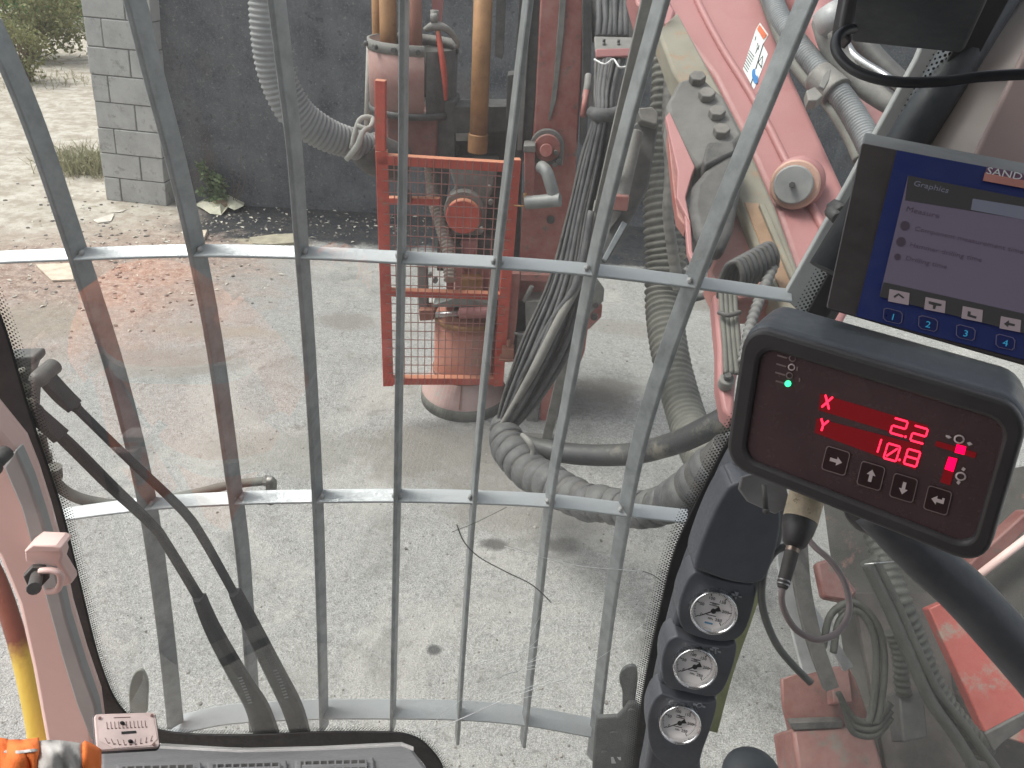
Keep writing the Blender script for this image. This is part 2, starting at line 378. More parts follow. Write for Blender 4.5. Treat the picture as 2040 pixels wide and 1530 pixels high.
# ================================================================ PLANTS
def leafmat(name, c1, c2, c3):
    t = NT(name); n = t.noise(5, 5, .7); c = t.mix(t.ramp(n, .35, .65), c1, c2); c = t.mix(t.ramp(t.noise(20, 3), .55, .7), c, c3)
    b = t.bsdf(c, .6, 0, None, .3); t.set(b, 'Transmission Weight', 0.)
    tr = t.n('BsdfTranslucent'); t.set(tr, 'Color', c); mx = t.n('MixShader'); t.set(mx, 0, .3); t.t.links.new(b.outputs[0], mx.inputs[1]); t.t.links.new(tr.outputs[0], mx.inputs[2]); t.t.links.new(mx.outputs[0], t.out.inputs[0])
    return t.m
lmw = leafmat('weed_leaves', (.13,.18,.09), (.22,.29,.15), (.34,.38,.22)); lm1 = leafmat('green_leaves', (.08,.15,.05), (.17,.28,.10), (.28,.40,.18)); lm2 = leafmat('olive_brown_leaves', (.17,.16,.07), (.26,.28,.12), (.40,.39,.24)); lm3 = leafmat('pale_grass_leaves', (.22,.22,.12), (.36,.34,.20), (.5,.47,.32))
stemm = M('woody_stem', (.16,.12,.08), .9)
def leaf(mb, p, d, L, w_):
    s_ = d.cross(V((random.gauss(0,1), random.gauss(0,1), random.gauss(0,1)))).normalized()
    mb.add([p, p+d*L*.5+s_*w_, p+d*L, p+d*L*.5-s_*w_], [(0,1,2,3)])
def rv(): return V((random.gauss(0,1), random.gauss(0,1), random.gauss(0,1))).normalized()
def bush(name, c, rad, n, L, mat, label, cat='bush', group=None):
    base = V((c.x, c.y, 0)); r = thing(name, label, cat, base, group); mb = MB(); ms = MB()
    cl = [(c+V((random.uniform(-1,1)*rad.x*.7, random.uniform(-1,1)*rad.y*.7, random.uniform(-.75,.8)*rad.z)), random.uniform(.3,.55)) for _ in range(26)]
    for q, k in cl:
        if q.z < .15: q.z = .15
        ms.tube(cr([(base+V((random.uniform(-.1,.1),random.uniform(-.1,.1),0)), .012), (base.lerp(q,.5)+rv()*.1, .009), (q, .003)], 3), 5)
        for _ in range(n//26):
            p = q+V((rv().x*rad.x, rv().y*rad.y, rv().z*rad.z))*k*random.random()**.4
            if p.z < .02: continue
            leaf(mb, p, (rv()+V((0,0,.3))).normalized(), L*random.uniform(.6,1.3), L*.28)
    ms.build('stems', stemm, r); mb.build('foliage', mat, r, flat=True)
def Wd(x, y, D): return W(x, y, D)
bush('bush', Wd(40, 15, 13.), V((1.1,.8,.75)), 5200, .085, lm2, 'brownish olive scrub bush at the top left corner')
bush('bush', Wd(125, -10, 19.), V((1.9,1.2,.95)), 6500, .11, lm1, 'bright green bush behind the gravel track next to the column')
bush('bush', Wd(15, -60, 17.), V((2.0,1.3,1.2)), 5200, .11, lm1, 'taller green shrub behind the brown scrub in the top left corner')
bush('bush', Wd(35, 95, 11.2), V((.55,.4,.35)), 1600, .06, lm2, 'low brown scrub hanging over the pale track at the left edge')
def tuft(name, p, n, h, sp, mat, label, cat):
    mb = MB()
    for _ in range(n):
        b0 = p+V((random.gauss(0,sp*.5), random.gauss(0,sp*.4), 0)); d = V((random.gauss(0,.5), random.gauss(0,.4), 1)).normalized(); hh = h*random.uniform(.4,1.1)
        s_ = V((random.uniform(-1,1), random.uniform(-1,1), 0)).normalized()*.004
        t1 = b0+d*hh*.6; t2 = t1+(d+V((random.gauss(0,.5), random.gauss(0,.5), -.3))).normalized()*hh*.4
        mb.add([b0-s_, b0+s_, t1+s_, t1-s_, t2], [(0,1,2,3), (3,2,4)])
        if random.random() < .5: leaf(mb, t1, rv(), .03, .008)
    o = tag(mb.build(name, mat, flat=True), label, cat); o['kind'] = 'stuff'; return o
tuft('grass_tuft', G(172, 340), 700, .32, .36, lm3, 'dry pale grass tuft growing against the foot of the block column', 'grass')
tuft('grass_tuft', G(110, 160)+V((0,0,0)), 220, .16, 1.0, lm3, 'sparse dry grass on the far bank left of the column', 'grass')
p = G(432, 414); r = thing('weed', 'green leafy weed growing at the foot of the dark wall', 'plant', p); mb = MB(); ms = MB()
for _ in range(15):
    a = random.random()*6.28; tip = p+V((math.cos(a)*random.uniform(.03,.2), math.sin(a)*random.uniform(0,.12)-.03, random.uniform(.08,.44)))
    pr = cr([(p, .004), (p.lerp(tip,.5)+V((0,0,.04)), .003), (tip, .0015)], 4); ms.tube(pr, 5)
    for q, _r in pr[3:]:
        for _k in range(5): leaf(mb, q+rv()*.015, (rv()+V((0,0,.2))).normalized(), random.uniform(.03,.07), .016)
ms.build('stems', lmw, r); mb.build('foliage', lmw, r, flat=True)
p = G(465, 414)-V((0,.06,0)); mb = MB()
for tx, ty in ((478,300),(450,320),(490,340)): mb.tube(cr([(p+V((0,.05,0)), .004), (W((465+tx)/2+8,(400+ty)/2,p.y), .003), (W(tx, ty, p.y), .0015)], 4), 5)
tag(mb.build('dry_stalk', stemm), 'thin bare stalks standing beside the green weed', 'plant')
# litter
bagm = M('cream_plastic_bag', (.66,.63,.47), .5, 0, .15, sc=9, bump=.3, bs=30); brown = M('brown_lump', (.30,.22,.14), .9)
out = [(388,415),(400,402),(425,406),(443,398),(458,404),(475,402),(490,408),(488,420),(470,425),(455,422),(440,430),(418,428),(405,420)]
c0 = G(442, 414); r = thing('plastic_bag', 'crumpled cream plastic bag with a brown lump lying in front of the weed', 'bag', c0); mb = MB(); vs = [c0+V((0,0,.06))]; 
for ring, k in ((0,.35),(1,.7),(2,1.)):
    for i, (x, y) in enumerate(out): q = c0.lerp(G(x, y), k); vs.append(q+V((random.uniform(-.01,.01), 0, [.075,.05,.02][ring]+random.uniform(-.018,.03))))
n = len(out); fs = [(0, 1+i, 1+(i+1)%n) for i in range(n)]
for rr in range(2):
    for i in range(n): fs.append((1+rr*n+i, 1+rr*n+(i+1)%n, 1+(rr+1)*n+(i+1)%n, 1+(rr+1)*n+i))
mb.add(vs, fs); o = mb.build('sheet', bagm, r); sm = o.modifiers.new('thick','SOLIDIFY'); sm.thickness = .003
mb = MB(); mb.ball(G(440, 418)+V((0,0,.05)), (.085,.05,.05), 9, 6); mb.build('lump', brown, r)
cream = M('cream_card', (.66,.56,.44), .8, bump=.1); papr = M('pale_paper', (.62,.57,.50), .8)
def slab(name, pts, mat, th, label, cat, z=.004):
    mb = MB(); mb.prism([G(*q)+V((0,0,z)) for q in pts], V((0,0,th))); return tag(mb.build(name, mat), label, cat)
slab('cardboard_sheet', [(72,530),(140,528),(148,560),(105,562),(92,550)], cream, .012, 'flat cream board lying on the brown soil left of the bars', 'board')
slab('paper_scrap', [(185,440),(228,427),(222,442),(195,446)], papr, .006, 'pinkish white scrap lying on the soil below the column', 'scrap')
slab('paper_scrap', [(222,425),(255,418),(240,424)], papr, .005, 'thin white strip of paper right of the pinkish scrap', 'scrap')
slab('wooden_offcut', [(397,480),(402,466),(414,465),(408,480)], cream, .03, 'small pale wooden offcut standing on the dark slurry edge', 'wood')
slab('flat_stone', [(498,478),(545,472),(585,470),(588,488),(540,492),(505,490)], M('tan_stone',(.40,.36,.27),.9,bump=.4), .02, 'flat tan stone slab at the edge of the black slurry', 'stone')
# ================================================================ DRILL MAST (everything rigidly on it)
def r_at(px, p): return px/FPX*((p-CAM).dot(F))          # px half width -> metres at that point
def vrod(mb, x0, y0, x1, y1, Y, hw, n=20):
    a, b_ = W(x0, y0, Y), W(x1, y1, Y); rr = r_at(hw, (a+b_)/2); mb.cyl(a, b_, rr, n); return mb
def pw(pts, Y): return [W(x, y, Y) for x, y in pts]
def slabw(name, pts, Y, th, mat, par, bev=.004): return MB().prism(pw(pts, Y), V((0, th, 0))).build(name, mat, par, bev)
def boltw(mb, x, y, Y, hw, th=.015, n=6):
    p = W(x, y, Y); mb.cyl(p, p-V((0,th,0)), r_at(hw, p), n)
mast = thing('drill_mast', 'dusty red upright drill mast with clamp and dust hood behind the red mesh cage', 'drill mast', G(1060, 800))
slabw('mast_beam', [(1078,-40),(1165,-40),(1160,120),(1150,300),(1132,530),(1126,600),(1030,600),(1040,420),(1064,250)], 3.62, .26, red, mast, .008)
slabw('beam_flange', [(1118,-40),(1130,-40),(1124,60),(1108,200),(1096,240),(1092,240),(1103,160)], 3.60, .03, gsteel, mast, .002)
slabw('side_rail', [(1160,-40),(1180,-40),(1178,120),(1168,290),(1156,290),(1160,120)], 3.58, .1, dsteel, mast)
slabw('guide_rail', [(1036,-40),(1078,-40),(1070,160),(1058,300),(1036,330),(1006,330),(1010,150),(1024,148),(1030,60)], 3.66, .12, dsteel, mast)
slabw('guide_lip', [(1050,-40),(1060,-40),(1040,300),(1030,300)], 3.63, .03, gsteel, mast, .002)
slabw('rear_panel', [(868,205),(1040,205),(1040,330),(1036,520),(1010,620),(985,640),(945,640),(940,330),(868,320)], 3.95, .1, dsteel, mast)
slabw('cross_bracket', [(905,212),(1032,212),(1026,262),(905,268)], 3.72, .16, dsteel, mast)
slabw('small_plate', [(908,267),(935,267),(934,281),(908,281)], 3.70, .02, gsteel, mast, .001)
# bearing housing with arch
mb = MB(); c = W(1090, 290, 3.6); rr = r_at(34, c); pts = [c+V((math.cos(a)*rr, 0, math.sin(a)*rr)) for a in [math.pi*k/14 for k in range(15)]]
mb.prism([c+V((rr,0,-rr*1.0))]+pts+[c+V((-rr,0,-rr*1.0))], V((0,-.03,0))); mb.build('bearing_arch', gsteel, mast, .004)
MB().cyl(c+V((0,-.03,0)), c+V((0,-.05,0)), r_at(26, c), 28).build('bearing_cover', red, mast, .004)
MB().cyl(W(1088,300,3.55), W(1088,300,3.5), r_at(13, c), 20).build('bearing_boss', red, mast, .004)
mb = MB(); 
for x, y in ((1107,302),(1105,325),(1112,318)): boltw(mb, x, y, 3.56, 5, .03)
mb.build('arch_bolts', gsteel, mast)
slabw('hinge_post', [(1044,294),(1066,294),(1062,420),(1046,420)], 3.5, .08, red, mast)
slabw('post_cap', [(1043,290),(1067,290),(1067,304),(1043,304)], 3.49, .1, gsteel, mast)
mb = MB(); mb.tube(cr([(W(1078,332,3.45), r_at(12,c)), (W(1090,345,3.4), r_at(12,c)), (W(1104,392,3.38), r_at(12,c)), (W(1108,402,3.38), r_at(12,c))], 5), 14); mb.cyl(W(1048,404,3.4), W(1116,398,3.36), r_at(13,c), 16)
mb.build('grey_lever', M('worn_grey_lever', (.20,.215,.215), .55, .2, .25), mast, .004)
mb = MB(); mb.cyl(W(1046,385,3.42), W(1046,410,3.42), r_at(4,c), 10); mb.lathe(W(1040,412,3.42), V((0,.3,1)), [(r_at(13,c),0),(r_at(17,c),0),(r_at(17,c),.008),(r_at(13,c),.008),(r_at(13,c),0)], 20); mb.build('hinge_pin', rust, mast)
mb = MB(); boltw(mb, 1097, 437, 3.61, 8, .012, 16); mb.build('dark_hole_plug', rubber, mast)
# lower mast
slabw('lower_flange', [(1008,545),(1036,545),(1030,640),(1018,722),(1000,722)], 3.5, .16, red, mast)
slabw('lower_cross_plate', [(1036,546),(1108,548),(1100,562),(1036,560)], 3.52, .2, red, mast)
slabw('lower_panel', [(1036,555),(1130,555),(1150,660),(1120,800),(1090,845),(1060,845),(1022,720),(1020,660)], 3.66, .2, dsteel, mast)
slabw('lower_block', [(1046,600),(1085,600),(1084,665),(1048,668)], 3.5, .15, gsteel, mast)
slabw('lower_web', [(1030,664),(1062,664),(1100,690),(1060,800),(1026,740)], 3.52, .03, M('slate_web_plate',(.10,.11,.12),.6,0,.4), mast)
mb = MB(); mb.tube(cr([(W(1024,663,3.48),.008),(W(1040,666,3.48),.008),(W(1062,660,3.48),.008)],4), 8); mb.build('small_pipe', gsteel, mast)
MB().tube([(W(1060,570,3.48),.012),(W(1044,600,3.48),.012)], 8).build('small_pipe', gsteel, mast)
slabw('foot_web', [(1052,800),(1070,795),(1072,862),(1046,862)], 3.45, .02, gsteel, mast)
slabw('foot_leg', [(1080,770),(1104,745),(1096,862),(1074,862)], 3.47, .12, red, mast)
mb = MB(); mb.prism([G(1034,866), G(1118,872), G(1122,884)+V((0,0,0)), G(1030,880)], V((0,0,.02))); mb.build('foot_plate', gsteel, mast, .003)
mb = MB(); q = W(1012, 700, 3.44); mb.box(q, V((r_at(12,q),0,0)), V((0,.03,0)), V((0,0,.03))); mb.cyl(q, q+V((0,0,.07)), .012, 8); mb.box(q-V((0,0,.035)), V((r_at(16,q),0,0)), V((0,.04,0)), V((0,0,.006))); mb.build('lower_hinge', rust2, mast, .003)
# pivot lugs on the right
hx = [(1158,565),(1182,548),(1204,578),(1202,600),(1178,624),(1155,628)]
MB().prism(pw(hx, 3.35), V((.0,.03,0))).build('pivot_lug', gsteel, mast, .003)
hx2 = [(x-4, y+32) for x, y in hx]; MB().prism(pw(hx2, 3.42), V((0,.03,0))).build('pivot_lug', red, mast, .003)
mb = MB(); boltw(mb, 1186, 607, 3.34, 6, .01, 14); mb.build('pivot_pin', rubber, mast)
mb = MB(); boltw(mb, 1183, 629, 3.4, 7, .02, 14); mb.build('pivot_pin', rubber, mast)
slabw('right_leg', [(1128,640),(1172,650),(1165,700),(1148,745),(1100,770)], 3.5, .14, red, mast)
# rod drum
dc_ = W(827, 80, 3.85); dz = dc_.z; dr = r_at(90, dc_); dbz = W(820, 212, 3.85).z; dx = W(824, 140, 3.85).x
dax = V((0,0,1)); o0 = V((dx, 3.85, dbz)); hh = dz-dbz
drum = thing('rod_drum', 'open dusty red rod drum holding two brown drill rods left of the mast', 'rod drum', V((dx,3.85,dbz)))
mb = MB(); mb.lathe(o0, dax, [(dr,0),(dr,hh),(dr-.012,hh),(dr-.012,0),(dr,0)], 30, math.radians(150), math.radians(292), V((1,0,0))); mb.build('shell', M('dusty_pinkish_drum_paint',(.34,.15,.13),.65,0,.45,sc=6,wear=(.30,.07,.05)), drum)
mb = MB(); mb.lathe(o0, dax, [(dr*.98,0),(dr*.98,hh*.93),(dr*.96,hh*.93),(dr*.96,0)], 30, math.radians(-65), math.radians(150), V((1,0,0))); mb.build('inner_back', rubber, drum)
mb = MB(); mb.lathe(o0, dax, [(dr*1.015,hh*.86),(dr*1.015,hh*1.01),(dr*.95,hh*1.01),(dr*.95,hh*.86),(dr*1.015,hh*.86)], 36, math.radians(-10), math.radians(292), V((1,0,0))); mb.build('rim_band', gsteel, drum)
mb = MB(); mb.lathe(o0, dax, [(dr*1.03,-.02),(dr*1.03,.01),(dr*.3,.01),(dr*.3,-.02),(dr*1.03,-.02)], 40); mb.build('floor_ring', dsteel, drum)
for k in range(4):
    a = math.radians(200+28*k); d_ = V((math.cos(a), math.sin(a), 0)); p = o0+d_*dr*1.01+V((0,0,hh*.93))
    MB().cyl(p, p+d_*.018, .012, 8).build('rivet', dsteel, drum)
mb = MB(); mb.prism(pw([(770,222),(872,222),(870,318),(770,325)], 3.7), V((0,.2,0))); mb.build('lower_box', M('dark_red_box_paint',(.22,.06,.05),.6,0,.3,sc=8,wear=(.10,.08,.07)), drum, .01)
mb = MB(); mb.prism(pw([(868,205),(908,200),(908,320),(868,322)], 3.72), V((0,.2,0))); mb.build('lower_side', dsteel, drum, .01)
MB().tube(cr([(W(872,62,3.7),.012),(W(884,140,3.66),.014),(W(888,200,3.68),.008)],5), 8).build('red_strap', redb, drum)
mb = MB(); mb.tube(cr([(W(845,60,3.7),.010),(W(865,52,3.7),.02),(W(890,58,3.7),.016),(W(912,85,3.72),.012),(W(905,95,3.72),.01)],5), 8); mb.cyl(W(866,20,3.75), W(866,55,3.75), .02, 8); mb.cyl(W(858,36,3.7), W(872,36,3.7), .02, 10); mb.build('hook_bracket', gsteel, drum)
MB().prism(pw([(858,-40),(886,-40),(880,40),(868,62),(862,40)], 3.95), V((0,.02,0))).build('pink_tab', pink, drum)
# drill rods
def rod(x0, x1, yb, Y, hw, mat, label):
    mb = MB(); vrod(mb, x0, -60, x1, yb, Y, hw); return tag(mb.build('drill_rod', mat), label, 'drill rod', 'steel drill rods in the mast')
rod(965, 952, 300, 3.62, 18.5, rust, 'long orange brown drill rod standing in the middle of the mast above the red cage')
rod(772, 775, 190, 3.85, 17, rust, 'orange brown drill rod at the left inside the open drum')
rod(822, 826, 190, 3.85, 17, rust2, 'darker reddish drill rod at the right inside the open drum')
rod(750, 754, 150, 3.98, 11, rust, 'thin orange drill rod at the far left edge of the drum')
MB().cyl(W(953,266,3.62), W(951,303,3.62), r_at(20, W(953,266,3.62)), 24).build('coupling', rust, mast, .004)
MB().prism(pw([(990,-40),(1010,-40),(1003,108),(1000,118),(985,112)], 3.6), V((0,.02,0))).build('hanging_blade', rubber, mast, .003)
tag(MB().cyl(W(738, 85, 3.9), W(732, 262, 3.9), r_at(8, c), 14).build('grey_pole', M('dusty_grey_pole', (.36,.34,.31), .7, 0, .4)), 'slim grey pole standing at the left of the rod drum', 'pole')
# feed parts seen through the cage
slabw('clamp_body', [(893,330),(990,330),(985,372),(965,420),(962,470),(900,470),(888,420),(905,372)], 3.62, .2, gsteel, mast, .012)
mb = MB(); q = W(925, 425, 3.6); mb.cyl(q+V((0,.1,0)), q-V((0,.06,0)), r_at(35, q), 32); mb.build('motor_cap', redb, mast, .008)
mb = MB(); mb.cyl(q+V((0,.1,.02)), q-V((0,.03,-.02)), r_at(40, q), 32); mb.build('motor_ring', gsteel, mast, .005)
slabw('motor_box', [(905,470),(990,470),(985,545),(905,545)], 3.66, .15, dsteel, mast, .01)
slabw('motor_bracket', [(918,480),(950,480),(945,545),(905,545)], 3.6, .08, pink, mast, .01)
slabw('motor_step', [(908,492),(922,492),(922,508),(908,508)], 3.58, .08, dsteel, mast, .003)
slabw('left_guide', [(865,320),(900,320),(888,390),(886,540),(870,540),(872,390)], 3.72, .06, rubber, mast, .005)
slabw('red_guide', [(888,450),(902,450),(902,640),(890,640)], 3.64, .05, red, mast, .004)
slabw('red_crossbar', [(768,394),(876,396),(876,410),(768,408)], 3.62, .04, redb, mast, .004)
mb = MB(); mb.tube([(W(800,392,3.6), .03), (W(818,392,3.6), .03)], 12); mb.cyl(W(812,398,3.55), W(812,380,3.55), .02, 8); mb.build('crossbar_knob', dsteel, mast)
slabw('red_column', [(905,530),(985,530),(982,600),(905,600)], 3.6, .15, red, mast, .012)
slabw('rust_column', [(917,555),(962,555),(960,600),(918,600)], 3.54, .1, rust, mast, .01)
slabw('left_arm', [(832,530),(850,530),(852,618),(834,618)], 3.56, .06, gsteel, mast, .005)
slabw('arm_foot', [(834,618),(866,618),(864,638),(836,640)], 3.52, .1, rust2, mast, .005)
mb = MB(); mb.cyl(W(868,627,3.48), W(925,624,3.48), r_at(6, q), 16); mb.build('ram_rod', chrome, mast)
mb = MB(); mb.cyl(W(915,624,3.48), W(982,622,3.48), r_at(12, q), 20); mb.build('ram_body', pink, mast, .004)
mb = MB(); mb.prism(pw([(862,607),(915,590),(935,597),(985,606),(985,614),(862,612)], 3.5), V((0,.1,0))); mb.build('grey_yoke', M('grey_green_yoke',(.20,.24,.23),.5,.2,.3), mast, .005)
mb = MB(); 
for x, y in ((960,455),(975,372),(978,400),(858,545),(868,556)):
    mb = MB(); boltw(mb, x, y, 3.54, 5, .03); mb.build('clamp_bolt', gsteel, mast)
# dust hood
hc_ = G(929, 800); hb = V((hc_.x, 3.72, 0)); 
def hr(x0, x1, y, Y=3.64): p = W((x0+x1)/2, y, Y); return (x1-x0)/2/FPX*((p-CAM).dot(F))
z1 = W(925, 762, 3.55).z; zt = W(925, 640, 3.6).z
hood = MB(); r0 = hr(838, 1004, 800); r1 = hr(866, 988, 745); hx0 = W(924, 800, 3.64).x
z1 = W(924, 765, 3.64-r1).z
hood.lathe(V((hx0,3.64,0)), V((0,0,1)), [(r0,.03),(r0,.075),(r0*.97,.085),(r1*1.02,z1),(r1*.98,z1+.005)], 40); 
hood.build('dust_hood', M('dusty_pink_hood_paint',(.42,.24,.22),.7,0,.5,sc=6,wear=(.30,.28,.25)), mast)
MB().lathe(V((hx0,3.64,0)), V((0,0,1)), [(r0*.99,.0),(r0*1.015,.0),(r0*1.015,.07),(r0*.98,.075),(r0*.97,.0)], 40).build('hood_skirt', hoseg, mast)
mb = MB(); s0 = V((hx0+.02, 3.64-r0, .08)); mb.beam(V((hx0-.005,3.64-r0-.001,.085)), V((hx0-.0,3.64-r1-.004,z1)), .006, .006, V((0,1,0))); mb.build('hood_seam', rust2, mast)
zt = W(924, 652, 3.64-r1*.9).z
mb = MB(); mb.lathe(V((hx0,3.64,0)), V((0,0,1)), [(r1,z1),(r1*1.0,zt),(r1*.9,zt+.01),(r1*.5,zt+.01)], 40); mb.build('upper_hood', M('orange_red_hood_paint',(.45,.14,.08),.6,0,.25,sc=5,wear=(.30,.16,.09)), mast)
MB().lathe(V((hx0,3.64,0)), V((0,0,1)), [(r1*1.0,zt-.02),(r1*1.04,zt-.02),(r1*1.04,zt+.012),(r1,zt+.012)], 40).build('hood_collar', rust, mast)
MB().lathe(V((hx0,3.64,0)), V((0,0,1)), [(r1*1.0,z1-.01),(r1*1.05,z1-.01),(r1*1.05,z1+.015),(r1,z1+.015)], 40).build('hood_band', rust2, mast)
# mesh cage
CQ = Quad((750,300),(1036,318),(1000,768),(765,768), W(750,300,3.32).y/1.02)
cage = thing('mesh_cage', 'bright red square tube guard cage with wire mesh in front of the drill clamp', 'guard cage', CQ.uv(.5,1))
def cb(u0,v0,u1,v1,w_,h=0): return MB().beam(CQ.uv(u0,v0,h), CQ.uv(u1,v1,h), w_, w_, CQ.n)
for a in ((0.035,0,.035,1),(.965,0,.965,1),(.0,.03,1,.03),(.07,.975,.93,.975),(.07,.555,.93,.56)):
    m_ = MB(); m_.beam(CQ.uv(a[0],a[1],-.01), CQ.uv(a[2],a[3],-.01), (.056 if a[1]!=a[3] else .044) if a[1]!=.555 else .034, .04, CQ.n); m_.build('frame_bar', redb, cage, .003)
tp = CQ.uv(.03,0,-.01); upv = (W(763,160,3.3)-W(763,300,3.3)); MB().beam(tp, tp+upv, .045, .04, V((0,1,0))).build('corner_post', redb, cage, .003)
mb = MB()
for i in range(1,16): u = .06+.88*i/16; mb.tube([(CQ.uv(u,.012,.012),.0025),(CQ.uv(u,.985,.012),.0025)], 5, False)
for i in range(1,23): v = .02+.95*i/23; mb.tube([(CQ.uv(.035,v,.014),.0025),(CQ.uv(.965,v,.014),.0025)], 5, False)
mb.build('wire_mesh', M('red_brown_wire',(.35,.13,.11),.5,.2,.2), cage)
# ================================================================ STRUT, BUNDLE CARRIER, BOOM ARM
def slabd(name, pts, d, th, mat, par=None, bev=.004):
    q = [P(x, y, dd) for x, y, dd in pts] if len(pts[0]) == 3 else [P(x, y, d) for x, y in pts]
    n = (q[1]-q[0]).cross(q[2]-q[1]).normalized()
    if n.dot(F) < 0: n = -n
    return MB().prism(q, n*th).build(name, mat, par, bev)
mb = MB(); a_, b_ = P(1302, -40, 2.3), G(1088, 878)
tg = (b_-a_).normalized(); mb.beam(a_, b_, .05, .035, F); st_ = mb.build('support_strut', gsteel, None, .003); tag(st_, 'long dusty grey square strut slanting down to the ground right of the hose bundle', 'strut')
car = thing('hose_carrier', 'dusty bracket and dark arm carrying the black hoses at the right of the mast', 'hose bracket', W(1215,110,3.3))
slabd('bracket_plate', [(1184,72,3.05),(1262,74,3.05),(1262,96,2.95),(1186,98,2.95)], 0, .02, gsteel, car)
slabd('bracket_lip', [(1186,97),(1258,95),(1256,112),(1188,114)], 2.95, .02, pink, car)
for x, y in ((1203,84),(1203,91),(1232,85),(1232,92)): p = P(x, y, 2.98); MB().cyl(p, p+V((0,0,.012)), .006, 8).build('plate_screw', dsteel, car)
slabd('cavity_panel', [(1178,-40),(1275,-40),(1262,75),(1182,75)], 3.3, .05, rubber, car)
slabd('link_arm', [(1302,215),(1258,250),(1232,400),(1195,500),(1210,520),(1246,462),(1292,375),(1314,240)], 2.9, .1, dsteel, car, .01)
slabd('arm_cap', [(1270,215),(1300,212),(1313,226),(1310,250),(1276,240)], 2.85, .12, gsteel, car, .006)
mb = MB(); mb.cyl(P(1268,262,2.84), P(1238,395,2.84), r_at(14,P(1268,262,2.84)), 18); mb.build('arm_cylinder', gsteel, car, .004)
slabd('arm_window', [(1222,420),(1240,424),(1214,458)], 2.88, .02, rubber, car, .001)
mb = MB(); p = P(1236,402,2.83); mb.box(p, V((.03,0,0)), V((0,.02,0)), V((0,0,.03))); mb.build('arm_clevis', red, car, .006)
slabd('arm_edge', [(1240,440),(1250,446),(1208,520),(1200,515)], 2.86, .03, M('blue_grey_edge',(.2,.23,.25),.5,.2,.2), car, .002)
mb = MB(); mb.tube(cr([(P(1184,118,2.9),.004),(P(1205,128,2.88),.004),(P(1222,118,2.9),.004),(P(1235,134,2.88),.004),(P(1256,130,2.9),.004)],5), 6); mb.build('white_tie', white, car)
mb = MB(); mb.tube(cr([(P(1172,150,2.95),.014),(P(1170,175,2.93),.016),(P(1164,195,2.93),.012)],5), 10); mb.build('lever_knob', gsteel, car)
mb = MB(); mb.cyl(P(1168,180,2.92), P(1161,232,2.92), .012, 10); mb.build('red_lever', red, car)
mb = MB(); mb.tube([(P(1176,222,2.9),.02),(P(1196,232,2.86),.03),(P(1222,230,2.86),.03),(P(1238,218,2.9),.02)], 12); mb.build('hose_strap', rubd, car)
# thin hoses
def lp(t_, a, b): return a+(b-a)*t_
keys = [(1215,118,27,2.98,.03),(1204,180,20,2.93,.04),(1202,228,17,2.9,.05),(1184,320,28,2.95,.05),(1160,430,30,3.0,.06),(1134,560,40,3.05,.08),(1092,680,50,3.1,.08),(1040,790,38,3.2,.07),(1006,852,18,3.27,.04)]
NH = 34
for i in range(NH):
    u = (i+.5)/NH*2-1; j = random.uniform(-.25,.25); dj = random.uniform(-1,1); pr = []; hr_ = random.choice((.0075,.009,.011))
    for k,(x,y,h_,d,dd) in enumerate(keys):
        uu = max(-1.05, min(1.05, u+j*(.6 if k in (0,4,5,6,7) else .1)*random.uniform(.3,1.2))); pr.append((P(x+uu*h_, y, d+dj*dd*(1-abs(uu)*.5)), hr_))
    o = MB().tube(cr(pr, 6), 8).build('hydraulic_hose', [rubd, rubber, rubd][i%3]); tag(o, 'thin black hydraulic hose in the dusty bundle hanging beside the mast', 'hose', 'hydraulic hoses in the hanging bundle')
pr = [(P(1190,400,2.93),.012),(P(1160,545,2.96),.016),(P(1112,640,3.0),.019),(P(1062,740,3.08),.020),(P(1020,812,3.18),.014),(P(985,868,3.25),.01)]
tag(MB().tube(cr(pr,6), 10).build('hydraulic_hose', hosep), 'pale grey dusty hose lying over the front of the black hose bundle', 'hose')
pr = [(P(1178,420,2.9),.014),(P(1150,560,2.95),.016),(P(1098,640,3.02),.013),(P(1050,730,3.1),.013),(P(1012,800,3.2),.012)]
tag(MB().tube(cr(pr,6), 10).build('hydraulic_hose', rubd), 'thicker grey black hose along the left edge of the hose bundle', 'hose')
for i in range(6):
    x = 1192+i*11; o = MB().tube([(P(x,-50,3.15-.03*(i%2)), .014),(P(x+random.uniform(-4,4),40,3.13),.014),(P(x,74,3.08),.014)], 8).build('upper_hose', rubd)
    tag(o, 'upright black hose above the bolted bracket plate', 'hose', 'upright hoses above the bracket plate')
# big suction hoses -----------------------------------------------------------------
def corr(name, pts, pitch, amp, mat, label, n=22, pw_=1., saw=False, step=None):
    pr = cr([(P(x,y,d), hw/FPX*d) for x,y,hw,d in pts], 10); st = step or pitch/(6 if saw else 4); pr = resample(pr, st); out = []
    for i,(p,r) in enumerate(pr):
        ph = (i*st/pitch) % 1
        k = (ph if ph < .86 else (1-ph)/.14*.86) if saw else .5+.5*math.cos(2*math.pi*ph)
        out.append((p, r*(1-amp+amp*(k**pw_))))
    return tag(MB().tube(out, n).build(name, mat), label, 'hose')
corr('suction_hose', [(528,-60,36,2.9),(535,60,37,3.0),(552,150,38,3.1),(590,225,38,3.2),(650,268,34,3.3),(710,288,30,3.4),(750,300,28,3.5)], .021, .11, hoseg2, 'thick pale ribbed suction hose curving down at the top left of the drill drum')
mb = MB(); pr = [(P(700,296,3.3),.012),(P(716,240,3.28),.012),(P(742,236,3.3),.012),(P(735,255,3.26),.01),(P(712,250,3.26),.01)]
